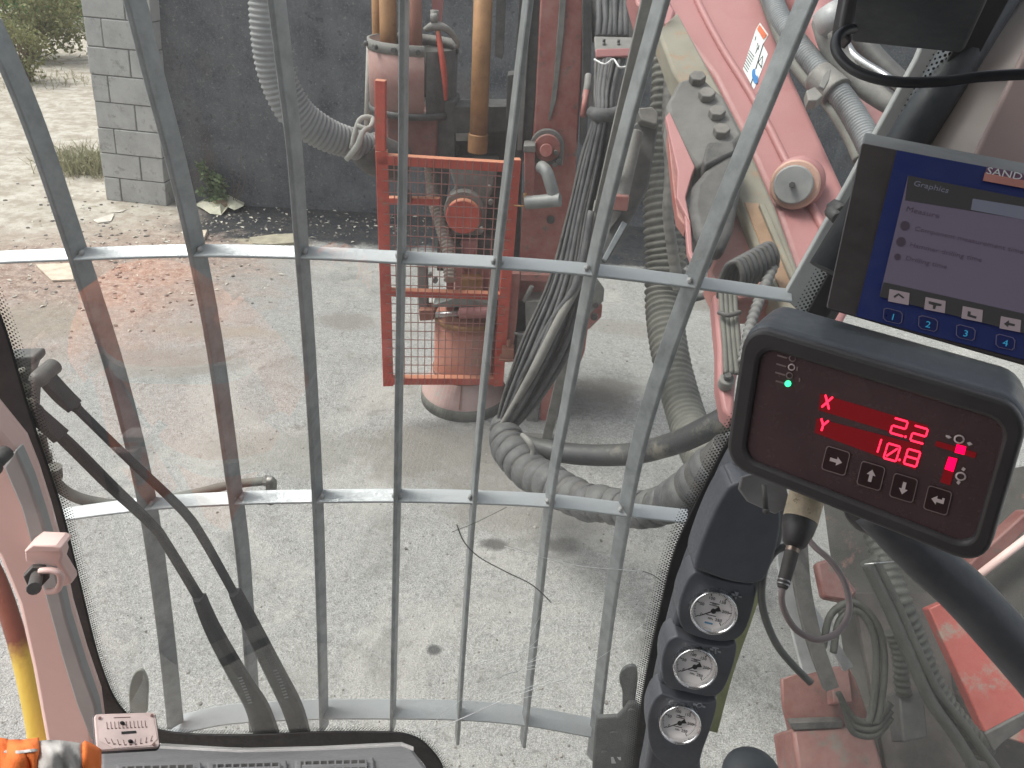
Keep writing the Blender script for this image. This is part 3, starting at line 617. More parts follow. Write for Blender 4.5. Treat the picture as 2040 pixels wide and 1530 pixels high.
mb.tube(cr(pr,5), 7); mb.tube(cr([(P(690,318,3.28),.012),(P(712,290,3.24),.014),(P(724,262,3.24),.012),(P(745,250,3.3),.01)],5), 7); tag(mb.build('rope', M('grey_white_rope',(.42,.41,.37),.9,0,.2)), 'grey rope tied round the end of the pale ribbed hose', 'rope')
tag(MB().tube(cr([(P(728,290,3.45),.09),(P(750,310,3.5),.10),(P(800,325,3.6),.09)],5), 16).build('rubber_elbow', rubber), 'black rubber elbow joining the pale ribbed hose to the drum', 'hose elbow')
corr('suction_hose', [(1322,60,20,3.6),(1318,200,23,3.65),(1313,320,30,3.7),(1318,430,38,3.7),(1326,520,42,3.72),(1322,600,38,3.7),(1332,690,38,3.55),(1350,770,38,3.4),(1378,860,40,3.15),(1418,930,45,2.75),(1480,975,48,2.4)] , .036, .2, hoseg, 'thick dark grey ribbed suction hose lying down the right side to the cab', pw_=.6)
corr('cable_conduit', [(1337,110,11,3.3),(1330,230,12,3.3),(1334,340,11,3.3),(1330,420,11,3.3),(1340,500,12,3.35),(1352,580,12,3.4)], .05, .12, hosep, 'slim pale hose with spiral wrap running in front of the dark ribbed hose', n=12, saw=True)
corr('spiral_hose', [(858,300,18,3.9),(866,340,22,3.9),(868,400,18,3.85),(880,450,15,3.8),(893,500,15,3.75),(897,560,14,3.7)], .022, .3, M('dusty_spring_hose',(.30,.24,.20),.7,0,.5), 'dusty spiral wound hose behind the left side of the red cage', n=14, saw=True)
def wrap(name, pts, pitch, mat, inner, label, n=26):
    """bands of flat wrap wound round a darker core"""
    pr = resample(cr([(P(x,y,d), hw/FPX*d) for x,y,hw,d in pts], 10), pitch/8); r0 = thing(name, label, 'hose', pr[len(pr)//2][0]-V((0,0,pr[len(pr)//2][1])))
    MB().tube([(p, r*.88) for p,r in pr], n).build('core', inner, r0); mb = MB(); mb2 = MB(); i = 0
    while i+8 < len(pr):
        q = pr[i:i+8]; k = [.90,.985,1.,1.,1.,1.,.985,.90]; j = random.uniform(.97,1.03); tl_ = V((random.gauss(0,1),random.gauss(0,1),random.gauss(0,1)))*.006
        (mb if random.random() < .6 else mb2).tube([(p+tl_*(.5-abs(a_/7-.5)), r*kk*j) for a_,((p,r),kk) in enumerate(zip(q,k))], n, False); i += random.choice((8,8,8,9))
    mb.build('wrap_bands', mat, r0); mb2.build('dark_wrap_bands', rubd, r0); return r0
wrap('wrapped_hose_bundle', [(1002,838,24,3.3),(1012,882,37,3.2),(1048,932,40,3.05),(1108,972,41,2.9),(1180,1000,38,2.75),(1260,1014,37,2.6),(1335,1003,42,2.4),(1395,962,50,2.25),(1460,900,52,2.15)], .066, wrapm, rubber, 'thick spiral wrapped bundle of hoses curving along the ground to the cab')
tag(MB().tube(cr([(P(1022,880,3.2),.045),(P(1075,893,3.1),.044),(P(1150,905,3.0),.044),(P(1250,905,2.85),.044),(P(1340,884,2.65),.043),(P(1400,858,2.5),.043),(P(1470,822,2.4),.043)],8), 18).build('rubber_hose', M('mud_streaked_rubber',(.035,.038,.042),.5,0,.25,sc=4,dc=(.15,.14,.12),wear=(.16,.145,.12))), 'smooth black rubber hose with mud streaks above the wrapped bundle', 'hose')
tag(MB().tube(cr([(P(1040,866,3.05),.010),(P(1054,880,3.0),.014),(P(1062,900,3.0),.012),(P(1052,925,3.0),.008)],4), 9).build('tied_rag', gsteel), 'grey tie knotted round the hoses where the wrapped bundle starts', 'hose tie')
# hose with elbow fitting at the left
lh = thing('elbow_hose', 'grey hose with a steel elbow fitting in front of the bars at the lower left', 'hose', W(540,990,1.25))
pts = [(92,900,12),(100,945,13),(140,985,14),(210,1004,14),(290,1002,13),(380,985,12),(460,966,11),(530,958,11)]
MB().tube(cr([(W(x,y,1.12), h_/FPX*1.2*1.0) for x,y,h_ in pts],8), 14).build('hose_body', hoseg, lh)
fitm = M('dull_fitting_steel', (.28,.27,.25), .45, .6, .2)
mb = MB(); a_ = W(530,958,1.12); b_ = W(540,962,1.12); mb.tube(cr([(a_,.0095),(W(541,960,1.12),.0105),(W(540,985,1.12),.0095)],4), 12); mb.cyl(W(540,966,1.12), W(540,980,1.12), .0115, 6); mb.cyl(W(540,984,1.12), W(540,999,1.12), .0125, 6); mb.cyl(W(526,957,1.12), W(533,958,1.12), .0115, 6); mb.build('fitting', fitm, lh, .001)
# ================================================================ BOOM (upper right)
BM = Pl(P(1300,0,2.55), P(1540,0,2.5), P(1620,560,1.85))
boom = thing('boom', 'faded pinkish red hydraulic boom sloping across the upper right outside the cab', 'boom', BM.at(1500,250))
def pb(pts, h=0): return [BM.at(x, y, h) for x, y in pts]
def slabb(name, pts, mat, h0, th, bev=.004, par=None, seg=2): return MB().prism(pb(pts, h0), -BM.n*th).build(name, mat, par or boom, bev, seg)
slabb('boom_body', [(1250,-60),(1500,-60),(1535,30),(1580,150),(1640,280),(1700,410),(1720,560),(1640,720),(1590,560),(1545,420),(1480,270),(1420,150),(1340,45),(1270,6)], pink, 0, .14, .02, seg=4)
MB().tube(cr([(BM.at(x,y,.004), .012) for x,y in [(1375,-50),(1389,0),(1435,90),(1491,180),(1530,250),(1565,320),(1632,440),(1680,540)]],5), 10).build('weld_bead', pink, boom)
slabb('boom_end', [(1250,-60),(1300,-60),(1345,20),(1335,52),(1268,6)], pink, .03, .04, .008)
MB().tube(cr([(P(x,y,d), r) for x,y,d,r in [(1590,-60,2.6,.07),(1625,40,2.5,.07),(1665,140,2.4,.068),(1720,230,2.3,.066),(1790,310,2.2,.065)]],6), 18).build('rear_tube', pink, boom)
slabb('wear_channel', [(1310,60),(1350,22),(1420,150),(1478,258),(1510,330),(1545,410),(1600,560),(1625,640),(1570,640),(1530,560),(1490,450),(1455,360),(1400,230),(1340,140)], wearm, .07, .09, .01)
slabb('channel_slot', [(1482,402),(1512,404),(1548,480),(1590,580),(1560,590),(1520,500)], M('orange_rust_slot',(.30,.15,.06),.8,0,.3,sc=15), .073, .03, .003)
slabb('channel_lip', [(1512,404),(1524,404),(1604,590),(1592,592)], wearm, .085, .03, .004)
blkp = [(1352,160),(1395,148),(1445,195),(1482,268),(1440,312),(1388,335),(1336,258),(1328,205)]
block_ = slabb('bolt_block', blkp, M('dusty_block_grey',(.12,.115,.108),.85,0,.45,dc=(.22,.21,.19)), .13, .08, .012)
for x, y in ((1388,163),(1407,196),(1427,232),(1436,268)):
    p = BM.at(x, y, .13); q2 = BM.n; MB().cyl(p, p+q2*.022, r_at(17, p), 6).build('hex_bolt', M('bolt_grey',(.075,.072,.068),.8,0,.4) if x == 1388 else bpy.data.materials['bolt_grey'], boom, .003)
slabb('block_skirt', [(1328,215),(1342,205),(1394,318),(1380,345),(1352,345)], gsteel, .12, .1, .006)
slabb('red_bracket', [(1326,232),(1334,222),(1385,332),(1378,350),(1366,392),(1376,445),(1362,420),(1348,392),(1350,340)], pink, .135, .02, .003)
slabb('bracket_inner', [(1330,262),(1352,345),(1358,395),(1374,440),(1366,452),(1350,430),(1342,380)], red, .11, .04, .003)
slabb('bracket_tail', [(1362,400),(1376,440),(1380,500),(1400,545),(1392,555),(1370,500)], pink, .13, .02, .003)
slabb('rubber_flap', [(1380,365),(1405,335),(1445,305),(1480,300),(1480,360),(1462,450),(1440,500),(1408,492),(1385,462),(1374,410)], rubber, .15, .05, .02, seg=3)
slabb('flap_block', [(1410,282),(1462,280),(1466,300),(1430,318),(1405,330),(1400,318)], rubber, .16, .05, .006)
slabb('lower_red_web', [(1470,360),(1500,450),(1545,560),(1550,600),(1440,600),(1410,540),(1440,480)], red, .03, .1, .01)
c = BM.at(1592, 362, .0)
cap = MB().cyl(c, BM.at(1588,366,.05), r_at(50, c), 36).build('pivot_boss', pink, boom, .012)
MB().cyl(BM.at(1584,368,.05), BM.at(1583,368,.062), r_at(46, c), 36).build('cap_rim', M('cream_pink_rim',(.62,.36,.27),.6,0,.2), boom, .005)
MB().cyl(BM.at(1581,368,.062), BM.at(1580,368,.075), r_at(36, c), 36).build('pivot_cap', M('grey_cap',(.27,.28,.28),.6,0,.4), boom, .004)
MB().cyl(BM.at(1578,368,.075), BM.at(1578,368,.09), r_at(6, c), 6).build('centre_bolt', rubber, boom, .001)
# warning sticker
sk = slabb('warning_sticker', [(1514,45),(1531,69),(1520,88),(1530,108),(1502,178),(1480,137),(1506,58)], M('sticker_white',(.72,.75,.73),.5,0,.0,bump=0,var=.03), .0015, .001, 0)
def mk(pts, mat, name, par, h=.0032): return MB().prism(pb(pts, h), BM.n*.0004).build(name, mat, par)
mk([(1513,49),(1528,70),(1521,79),(1508,58)], M('sticker_orange',(.75,.20,.10),.5,bump=0), 'orange_header', sk)
mk([(1520,110),(1510,124),(1517,136)], ink, 'triangle', sk); mk([(1518.5,114),(1512,124.5),(1516.5,131.5)], white, 'triangle_field', sk, .0038)
pc = [(1504+7*math.cos(a)*.85+2*math.sin(a), 152+15*math.sin(a)) for a in [k*.35 for k in range(18)]]
mk(pc, M('sticker_blue',(.05,.22,.50),.5,bump=0), 'blue_disc', sk); mk([(1505,138),(1510,141),(1509,153),(1505,148)], white, 'disc_mark', sk, .0038)
mb = MB()
for i in range(7): x0 = 1493-i*1.9; y0 = 100+i*5.0; mb.prism(pb([(x0,y0),(x0+10-i*.3,y0+13),(x0+9.4-i*.3,y0+14),(x0-.6,y0+1.2)], .0032), BM.n*.0003)
for (x,y,l) in ((1505,73,8),(1509,86,7),(1511,90,9),(1508,95,8),(1506,101,7)): mb.prism(pb([(x,y),(x+l*.2,y-1),(x+l*.2-2,y+l-2),(x-2,y+l)], .0032), BM.n*.0003)
mb.prism(pb([(1520,86),(1521,88),(1496,170),(1495,168)], .0032), BM.n*.0003); mb.build('print_lines', ink, sk)
# corrugated cable hose with clamp on the boom
def tubeb(pts, n=14): return MB().tube(cr([(BM.at(x,y,h), hw/FPX*((BM.at(x,y,h)-CAM).dot(F))) for x,y,hw,h in pts],8), n)
def corrb(name, pts, pitch, amp, mat, label):
    pr = resample(cr([(BM.at(x,y,h), hw/FPX*((BM.at(x,y,h)-CAM).dot(F))) for x,y,hw,h in pts],8), pitch/4); o = MB().tube([(p, r*(1-amp+amp*(.5+.5*math.cos(math.pi*i/2)))) for i,(p,r) in enumerate(pr)], 18).build(name, mat); return tag(o, label, 'hose')
corrb('corrugated_hose', [(1520,-60,20,.06),(1550,30,21,.06),(1590,90,22,.07),(1640,150,23,.08),(1685,205,24,.08),(1722,268,25,.08),(1760,350,25,.08)], .0105, .14, M('slate_corrugated_plastic',(.15,.16,.165),.6,0,.4,dc=(.36,.37,.37)), 'finely ribbed grey conduit running along the top edge of the pink boom')
tag(tubeb([(1505,-60,10,.05),(1535,30,10,.05),(1570,110,10,.05),(1610,165,10,.05),(1650,210,10,.05),(1690,270,12,.05),(1712,320,12,.05)]).build('thin_hose', hoseg), 'thin grey hose beside the ribbed conduit on the pink boom', 'hose')
cl = thing('hose_clamp', 'dusty steel clamp with wing ears holding the ribbed conduit to the boom', 'clamp', BM.at(1648,172,.1))
tubeb([(1630,152,30,.08),(1668,186,31,.08)], 18).build('band', M('clamp_grey',(.13,.13,.125),.6,.2,.4), cl)
slabb('ear', [(1606,180),(1624,172),(1640,190),(1628,200),(1610,200)], bpy.data.materials['clamp_grey'], .16, .03, .003, cl)
slabb('wing', [(1632,170),(1640,150),(1652,136),(1656,138),(1652,158),(1642,176)], bpy.data.materials['clamp_grey'], .17, .012, .002, cl)
# pipes behind the boom's shoulder
for i,(pts, mat, lab) in enumerate([
   ([(1640,40,2.2,.035),(1665,95,2.15,.04),(1720,170,2.1,.03),(1790,215,2.05,.03)], gsteel, 'thick grey pipe curving behind the black box at the top right'),
   ([(1672,60,2.15,.012),(1700,110,2.1,.012),(1760,150,2.05,.012),(1800,180,2.0,.012)], chrome, 'thin bright rod above the grey pipe at the top right'),
   ([(1690,40,2.3,.03),(1740,110,2.25,.03),(1800,170,2.2,.03)], dsteel, 'dark pipe behind the black box at the top right')]):
    tag(MB().tube(cr([(P(x,y,d), r) for x,y,d,r in pts],6), 14).build('pipe', mat), lab, 'pipe')
p = P(1655,28,2.1); mb = MB(); mb.lathe(p, (P(1675,70,2.1)-p), [(.03,-.02),(.045,-.02),(.05,.03),(.036,.05),(.036,-.02)], 18); tag(mb.build('pipe_flange', M('pale_flange',(.38,.39,.4),.5,.2,.3)), 'pale grey pipe flange beside the black box', 'pipe flange')
# lower boom link with its hoses, hung on the near side of the boom
lk = thing('boom_link', 'pink painted link arm hanging below the boom beside the cab pillar', 'link arm', BM.at(1450,830,.02))
slabb('arm_plate', [(1420,585),(1470,585),(1480,690),(1466,760),(1460,835),(1440,815),(1430,760),(1430,690)], pink, .03, .06, .008, lk)
c = BM.at(1444,768,.03); MB().cyl(c, c+BM.n*.03, r_at(15,c), 24).build('pin_washer', gsteel, lk, .003); MB().cyl(c+BM.n*.03, c+BM.n*.045, r_at(8,c), 6).build('pin_nut', dsteel, lk, .002)
def bt(pts, r, n=8): return MB().tube(cr([(BM.at(x,y,h), r) for x,y,h in pts],6), n)
pr = resample(cr([(BM.at(x,y,.12), .0135) for x,y in [(1545,520),(1528,560),(1508,610),(1492,660),(1480,725)]],10), .0035)
tag(MB().tube([(p, r*(.72+.28*((i_ % 5)/4.))) for i_,(p,r) in enumerate(pr)], 14).build('wrapped_hose', M('wrapped_grey_hose',(.10,.10,.10),.8,0,.4,dc=(.3,.29,.27))), 'grey spiral wrapped hose between the pink link arm and the cab pillar', 'hose')
for i in range(9):
    x = 1436+i*8.5; yy = 566-i*4.5
    tag(bt([(x-4,yy+26,.06),(x,yy-8,.11),(x+14,yy-38,.15),(x+34,yy-42,.16),(x+44,yy-14,.14),(x+36,yy+14,.09)], .0068).build('hose_loop', rubd if i % 2 else rubber), 'small black hose loop bunched under the rusty boom channel', 'hose', 'hose loops under the boom channel')
for i in range(4):
    x = 1436+i*9
    tag(bt([(x,575,.09),(x+3,630,.085),(x+8,690,.08),(x+10+i*2,745,.07)], .0065).build('link_hose', hoseg), 'thin grey hose strapped along the pink link arm', 'hose', 'hoses strapped to the link arm')
tag(bt([(1432,622,.1),(1450,628,.11),(1474,622,.1)], .006).build('cable_tie', rubber), 'black tie binding the thin hoses to the pink link arm', 'tie')
tag(MB().tube(cr([(P(1375,596,2.4),.012),(P(1400,590,2.4),.012),(P(1440,575,2.3),.012)],4), 8).build('short_hose', rubd), 'short black hose end passing behind the right guard bar', 'hose')
_hg = hoseg; hoseg = M('shaded_deck_hose', (.032,.035,.03), .65, 0, .3, dc=(.11,.108,.09), sc=14)  # hose colour darkened to put the deck's shade into it
# ================================================================ LOWER RIGHT: rig deck seen through the side window
deck = thing('rig_deck', 'dusty red track frame and deck of the rig below the side window', 'rig deck', P(1800,1400,2.2))
slabd('deck_floor', [(1640,1000,2.7),(2200,900,2.4),(2200,1600,1.9),(1720,1600,2.15)], 0, .05, M('shaded_deck',(.022,.023,.02),.8,0,.15,sc=7,wear=(.15,.07,.055)), deck, 0)  # floor painted very dark in place of the shade over the deck
slabd('red_block', [(1552,1348,2.15),(1600,1334,2.15),(1700,1328,2.1),(1735,1430,2.1),(1725,1445,2.1),(1580,1450,2.12),(1556,1420,2.15)], 0, .16, M('shaded_red',(.19,.032,.027),.6,0,.3,sc=8,wear=(.09,.06,.05)) if 'shaded_red' not in bpy.data.materials else bpy.data.materials['shaded_red'], deck, .012)  # red darkened to stand for shade on the deck blocks
slabd('red_block_top', [(1655,1328,2.1),(1690,1326,2.1),(1700,1400,2.05),(1660,1402,2.05)], 0, .05, bpy.data.materials['shaded_red'], deck, .004)
slabd('red_lower_block', [(1578,1450,2.1),(1735,1442,2.1),(1780,1600,2.0),(1600,1600,2.0)], 0, .2, M('shaded_red',(.19,.032,.027),.6,0,.3,sc=8,wear=(.09,.06,.05)) if 'shaded_red' not in bpy.data.materials else bpy.data.materials['shaded_red'], deck, .01)
slabd('groove', [(1574,1440,2.09),(1680,1436,2.09),(1678,1450,2.09),(1580,1455,2.09)], 0, .03, rubber, deck, .002)
slabd('brown_plate', [(1700,1180,2.35),(1870,1180,2.3),(1930,1560,2.05),(1770,1560,2.1)], 0, .04, M('shaded_brown_plate',(.035,.028,.026),.8,0,.15,sc=8), deck, .004)  # plate colour also carries the deck's shade
slabd('red_wedge', [(1850,1212,2.0),(1882,1198,2.0),(2100,1395,1.9),(2100,1500,1.9),(1962,1458,1.9)], 0, .05, M('brighter_wedge_red',(.42,.065,.05),.5,0,.15,sc=7,wear=(.30,.20,.16)), deck, .004)
slabd('pink_edge', [(1925,1130,2.2),(2045,1020,2.2),(2080,1020,2.2),(1955,1150,2.2)], 0, .05, M('shaded_red',(.19,.032,.027),.6,0,.3,sc=8,wear=(.09,.06,.05)) if 'shaded_red' not in bpy.data.materials else bpy.data.materials['shaded_red'], deck, .006)
slabd('small_red_cover', [(1625,1120,2.3),(1660,1110,2.3),(1710,1180,2.25),(1690,1200,2.25),(1640,1190,2.25)], 0, .05, M('shaded_red',(.19,.032,.027),.6,0,.3,sc=8,wear=(.09,.06,.05)) if 'shaded_red' not in bpy.data.materials else bpy.data.materials['shaded_red'], deck, .01)
MB().tube([(P(1950,1146,2.1),.012),(P(2100,1030,2.1),.012)], 8).build('beige_rod', cabp, deck)
def strip(name, pts, w0, w1, d, mat, label, cat):
    q = cr([(P(x,y,d), 1.) for x,y in pts], 6); mb = MB(); n = len(q)
    mb.sweep([a for a,_ in q], [(-.5,-.3),(.5,-.3),(.5,.3),(-.5,.3)], F, [ (w0+(w1-w0)*i/n) for i in range(n)]); return tag(mb.build(name, mat, None), label, cat)
strip('alloy_strip', [(1552,1040),(1560,1130),(1580,1220),(1612,1338)], .02, .036, 1.9, M('alloy_edge',(.55,.56,.57),.4,.5,.1), 'pale alloy strip running down just right of the gauge console', 'strip')
strip('alloy_strip', [(1600,1180),(1640,1250),(1688,1330)], .012, .03, 1.95, bpy.data.materials['alloy_edge'], 'second shorter pale alloy strip ending at the red block', 'strip')
strip('rubber_strip', [(1590,1080),(1598,1170),(1620,1270),(1655,1370)], .04, .035, 1.85, rubber, 'black rubber strip between the two pale alloy strips', 'strip')
strip('olive_strip', [(1512,1160),(1484,1240),(1449,1340),(1418,1455)], .02, .022, 1.6, M('olive_yellow_paint',(.10,.105,.045),.6), 'olive yellow strip showing behind the right edge of the gauge console', 'strip')
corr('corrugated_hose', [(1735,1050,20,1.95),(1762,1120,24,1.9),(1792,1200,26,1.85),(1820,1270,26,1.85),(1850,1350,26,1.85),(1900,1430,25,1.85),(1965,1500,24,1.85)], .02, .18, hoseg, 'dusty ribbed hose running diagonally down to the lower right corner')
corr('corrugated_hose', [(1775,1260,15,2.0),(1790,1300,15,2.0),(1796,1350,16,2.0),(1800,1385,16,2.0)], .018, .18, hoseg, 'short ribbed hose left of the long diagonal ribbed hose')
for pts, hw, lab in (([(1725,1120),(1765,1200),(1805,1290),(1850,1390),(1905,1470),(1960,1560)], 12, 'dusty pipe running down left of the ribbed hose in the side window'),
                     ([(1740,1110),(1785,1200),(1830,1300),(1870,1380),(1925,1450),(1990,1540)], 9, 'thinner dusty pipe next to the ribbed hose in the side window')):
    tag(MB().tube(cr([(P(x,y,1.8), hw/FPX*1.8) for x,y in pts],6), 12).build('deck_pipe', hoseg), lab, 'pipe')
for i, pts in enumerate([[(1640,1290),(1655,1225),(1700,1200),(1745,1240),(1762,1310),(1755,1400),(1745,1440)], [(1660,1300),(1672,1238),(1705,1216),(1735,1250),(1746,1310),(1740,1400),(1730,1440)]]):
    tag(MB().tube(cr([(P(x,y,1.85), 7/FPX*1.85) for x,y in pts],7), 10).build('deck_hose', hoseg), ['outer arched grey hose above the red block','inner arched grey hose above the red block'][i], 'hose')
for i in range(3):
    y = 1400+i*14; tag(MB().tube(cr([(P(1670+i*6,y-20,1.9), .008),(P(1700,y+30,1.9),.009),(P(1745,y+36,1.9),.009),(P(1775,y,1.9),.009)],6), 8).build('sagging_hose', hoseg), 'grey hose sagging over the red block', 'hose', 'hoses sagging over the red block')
slabd('grey_box', [(1790,1380,2.0),(1840,1375,2.0),(1850,1470,1.95),(1800,1480,1.95)], 0, .08, dsteel, deck, .006)
tag(slabd('cloth_strap', [(1962,1462),(2045,1418),(2060,1440),(2000,1480),(1980,1500)], 1.8, .01, rubber, None), 'black strap lying over the red wedge plate at the lower right', 'strap')
tag(MB().tube([(P(1722,1124,1.7),.0015),(P(1787,1118,1.7),.0015)], 6).build('bright_wire', chrome), 'thin bright wire glinting above the ribbed hose in the side window', 'wire')

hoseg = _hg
# ================================================================ WINDSCREEN GUARD
YG = 1.0
grd = thing('window_guard', 'grey steel bar grille outside the windscreen', 'window guard', W(800,1455,YG))
VB = [[(-30,40,30),(20,150,30),(75,290,30),(150,512,29),(230,760,28),(290,1010,28),(325,1250,26),(347,1452,26)],
      [(238,-60,34),(262,0,33),(300,150,31),(345,320,29),(388,505,27),(425,700,25),(460,950,23),(480,1100,22),(492,1250,20),(506,1458,19)],
      [(540,-60,30),(547,0,29),(565,150,27),(583,300,25),(598,500,22),(613,700,20),(628,950,18),(636,1150,17),(644,1458,15)],
      [(804,-60,17),(803,0,17),(801,300,16),(798,510,15),(793,800,14),(790,1000,13),(785,1250,11),(781,1458,10)],
      [(1060,-60,26),(1052,0,25),(1022,250,23),(990,520,21),(960,800,18),(943,1000,16),(925,1250,14),(910,1482,12)],
      [(1334,-60,33),(1320,0,32),(1245,270,28),(1180,540,26),(1125,830,22),(1095,1000,20),(1065,1270,17),(1041,1488,14)],
      [(1640,-60,36),(1612,0,36),(1500,270,33),(1380,570,32),(1290,830,30),(1245,1030,27),(1208,1270,24),(1180,1520,22)]]
HB = [[(-60,521,20),(0,516,20),(150,510,20),(380,503,20),(600,507,20),(800,517,20),(990,527,20),(1170,541,20),(1380,566,20),(1580,594,20)],
      [(110,1033,16),(290,1010,17),(470,999,17),(635,995,17),(790,994,17),(940,997,17),(1100,1005,17),(1245,1022,17),(1372,1036,17)],
      [(330,1462,22),(420,1440,24),(500,1431,24),(640,1425,24),(780,1425,23),(910,1427,23),(1045,1438,22),(1180,1462,22)]]
def bar(pts, dep, yo, mat, side=1, nw=.008):
    # narrow edge towards the cab, broad flank turned to the middle; side = which flank shows
    xs = [((side*.5,-1.),0),((side*.5,0),0),((-side*.5,.9),1),((-side*.5,0.),1)] if side > 0 else [((-.5,0),0),((-.5,1.),0),((.5,0.),1),((.5,-.9),1)]
    q = cr([(W(x,y,YG)+V((0,yo,0)), w_/FPX*(W(x,y,YG)-CAM).dot(F)) for x,y,w_ in pts], 5)
    mb = MB(); vs = []; fs = []
    for i,(p,wd_) in enumerate(q):
        t_ = (q[min(i+1,len(q)-1)][0]-q[max(i-1,0)][0]).normalized(); s_ = t_.cross(V((0,1,0))).normalized()
        for a,b_ in xs: vs.append(p+s_*(a[0]*wd_+a[1]*nw)+V((0,1,0))*b_*dep)
    for i in range(len(q)-1):
        for j in range(4): fs.append((i*4+j, i*4+(j+1)%4, (i+1)*4+(j+1)%4, (i+1)*4+j))
    fs += [(0,1,2,3), tuple(range(len(vs)-4, len(vs)))]
    mb.add(vs, fs); return mb.build('guard_bar', mat, grd, .0018)
for i, b_ in enumerate(VB): bar(b_, .024, -.004, steel, -1 if i < 4 else 1)
for i, b_ in enumerate(HB): bar(b_, (.02, .024, .036)[i], -.003, steel, -1, .0035)
weld = M('weld_metal', (.5,.5,.5), .5, .5, .2, bump=.6, bs=300)
mb = MB()
for x,y in ((152,510),(388,503),(598,506),(799,516),(990,527),(1177,541),(1382,567),(292,1009),(472,998),(634,995),(790,994),(942,997),(1097,1005),(1243,1022)):
    p = W(x,y,YG)
    for sx_ in (-1,1): mb.ball(p+V((sx_*.006,.006,.003)), (.004,.006,.005), 8, 6)
mb.build('weld_beads', weld, grd)
mb = MB(); q = [W(x,y,YG+.01) for x,y in ((1905,-60),(1850,60),(1826,118),(1686,372),(1562,592))]; q2 = [W(x,y,YG+.01) for x,y in ((1620,650),(1700,520),(1775,385),(1860,240),(1960,60),(2020,-60))]
MB().prism(q+q2, V((0,.012,0))).build('edge_plate', cabg, grd, .002)
p = W(1662,413,YG-.01); mb = MB(); mb.cyl(p, p-V((0,.03,0)), .012, 6); mb.cyl(p-V((.012,.02,0)), p-V((.012,.05,0)), .008, 8); mb.build('plate_bolt', dsteel, grd)
# ================================================================ CAB
cab = thing('operator_cab', 'operator cab with pale pillars, black window seal, grey dash and glass', 'cab', W(900,1500,.8))
YW = .90
inner = [(-40,540),(10,660),(60,830),(120,1010),(160,1170),(195,1310),(232,1400),(275,1440),(345,1461),(480,1466),(640,1460),(760,1460),(802,1463),(834,1474),(860,1496),(882,1530),(900,1600)]
outer = [(-110,560),(-50,690),(10,860),(68,1010),(110,1170),(140,1290),(172,1400),(205,1432),(300,1478),(480,1490),(640,1488),(760,1486),(790,1487),(814,1495),(836,1513),(854,1545),(870,1620)]
rin = [(2010,-90),(1915,75),(1812,255),(1735,395),(1665,520),(1565,700),(1452,875),(1395,985),(1368,1040),(1340,1110),(1318,1200),(1290,1330),(1272,1440),(1256,1600)]
rout = [(2060,-90),(1965,85),(1865,265),(1790,410),(1720,540),(1615,720),(1490,910),(1430,1010),(1402,1060),(1374,1120),(1350,1210),(1325,1340),(1305,1440),(1290,1600)]
def ribbon(a, b_, Y, th, mat, name, par, bev=.004, sub=5):
    A_ = cr([W(x,y,Y) for x,y in a], sub); B_ = cr([W(x,y,Y) for x,y in b_], sub); mb = MB(); n = len(A_); vs = []; fs = []
    for p, q in zip(A_, B_): vs += [p, q, q+V((0,th,0)), p+V((0,th,0))]
    for i in range(n-1):
        for j in range(4): fs.append((i*4+j, i*4+(j+1)%4, (i+1)*4+(j+1)%4, (i+1)*4+j))
    fs += [(0,1,2,3), tuple(range(4*n-4, 4*n))]; mb.add(vs, fs); return mb.build(name, mat, par, bev)
ribbon(inner, outer, YW-.006, .005, gask, 'window_seal', cab, .0015); ribbon(rin, rout, YW-.006, .005, gask, 'window_seal', cab, .0015)
# frit dots along the inner edge, each row smaller
def frit(line, sgn, nrow):
    mb = MB(); q = resample([(p, 0.) for p in cr([W(x,y,YW-.002) for x,y in line], 6)], .0062)
    for i in range(1, len(q)-1):
        t_ = (q[i+1][0]-q[i-1][0]).normalized(); nn = V((-t_.z, 0, t_.x))*sgn
        for r_ in range(nrow):
            c = q[i][0]+nn*(.002+.0042*r_)+t_*(.0031*(r_ % 2)); rr = .0022-.0003*r_
            mb.add([c+V((rr*math.cos(a), 0, rr*math.sin(a))) for a in [k*math.pi/3 for k in range(6)]], [(0,1,2,3,4,5)])
    return mb.build('frit_dots', gask, cab, flat=True)
frit(inner, 1, 5); frit(rin, -1, 5)
# panes ------------------------------------------------------------------
glasses = []
for gname, refl, fa, fb in (('dusty_window_glass', .09, .036, .072), ('side_window_glass', .05, .025, .05)):
  t = NT(gname); t.m.blend_method = 'BLEND' if hasattr(t.m,'blend_method') else 'OPAQUE'
  tr = t.n('BsdfTransparent'); t.set(tr, 'Color', (.93,.965,.955)); gl = t.n('BsdfGlossy'); t.set(gl, 'Roughness', .0); t.set(gl, 'Color', (1,1,1))
  tl = t.n('BsdfTranslucent'); t.set(tl, 'Color', (.85,.85,.82)); df = t.n('BsdfDiffuse'); t.set(df, 'Color', (.85,.85,.82))
  fr = t.n('LayerWeight'); t.set(fr, 'Blend', .5); mx1 = t.n('MixShader'); t.set(mx1, 0, t.ramp(t.math('POWER', fr.outputs['Facing'], 5.), 0, 1, refl, 1)); t.t.links.new(tr.outputs[0], mx1.inputs[1]); t.t.links.new(gl.outputs[0], mx1.inputs[2])
  ds = t.n('MixShader'); t.set(ds, 0, .5); t.t.links.new(tl.outputs[0], ds.inputs[1]); t.t.links.new(df.outputs[0], ds.inputs[2])
  fm = t.math('ADD', t.ramp(t.noise(3.5, 5, .6), .3, .7, fa, fb), t.ramp(t.noise(60, 3, .7), .6, .75, 0, .012))
  mx2 = t.n('MixShader'); t.set(mx2, 0, fm); t.t.links.new(mx1.outputs[0], mx2.inputs[1]); t.t.links.new(ds.outputs[0], mx2.inputs[2]); t.t.links.new(mx2.outputs[0], t.out.inputs[0])
  glasses.append(t.m)
glass = glasses[0]
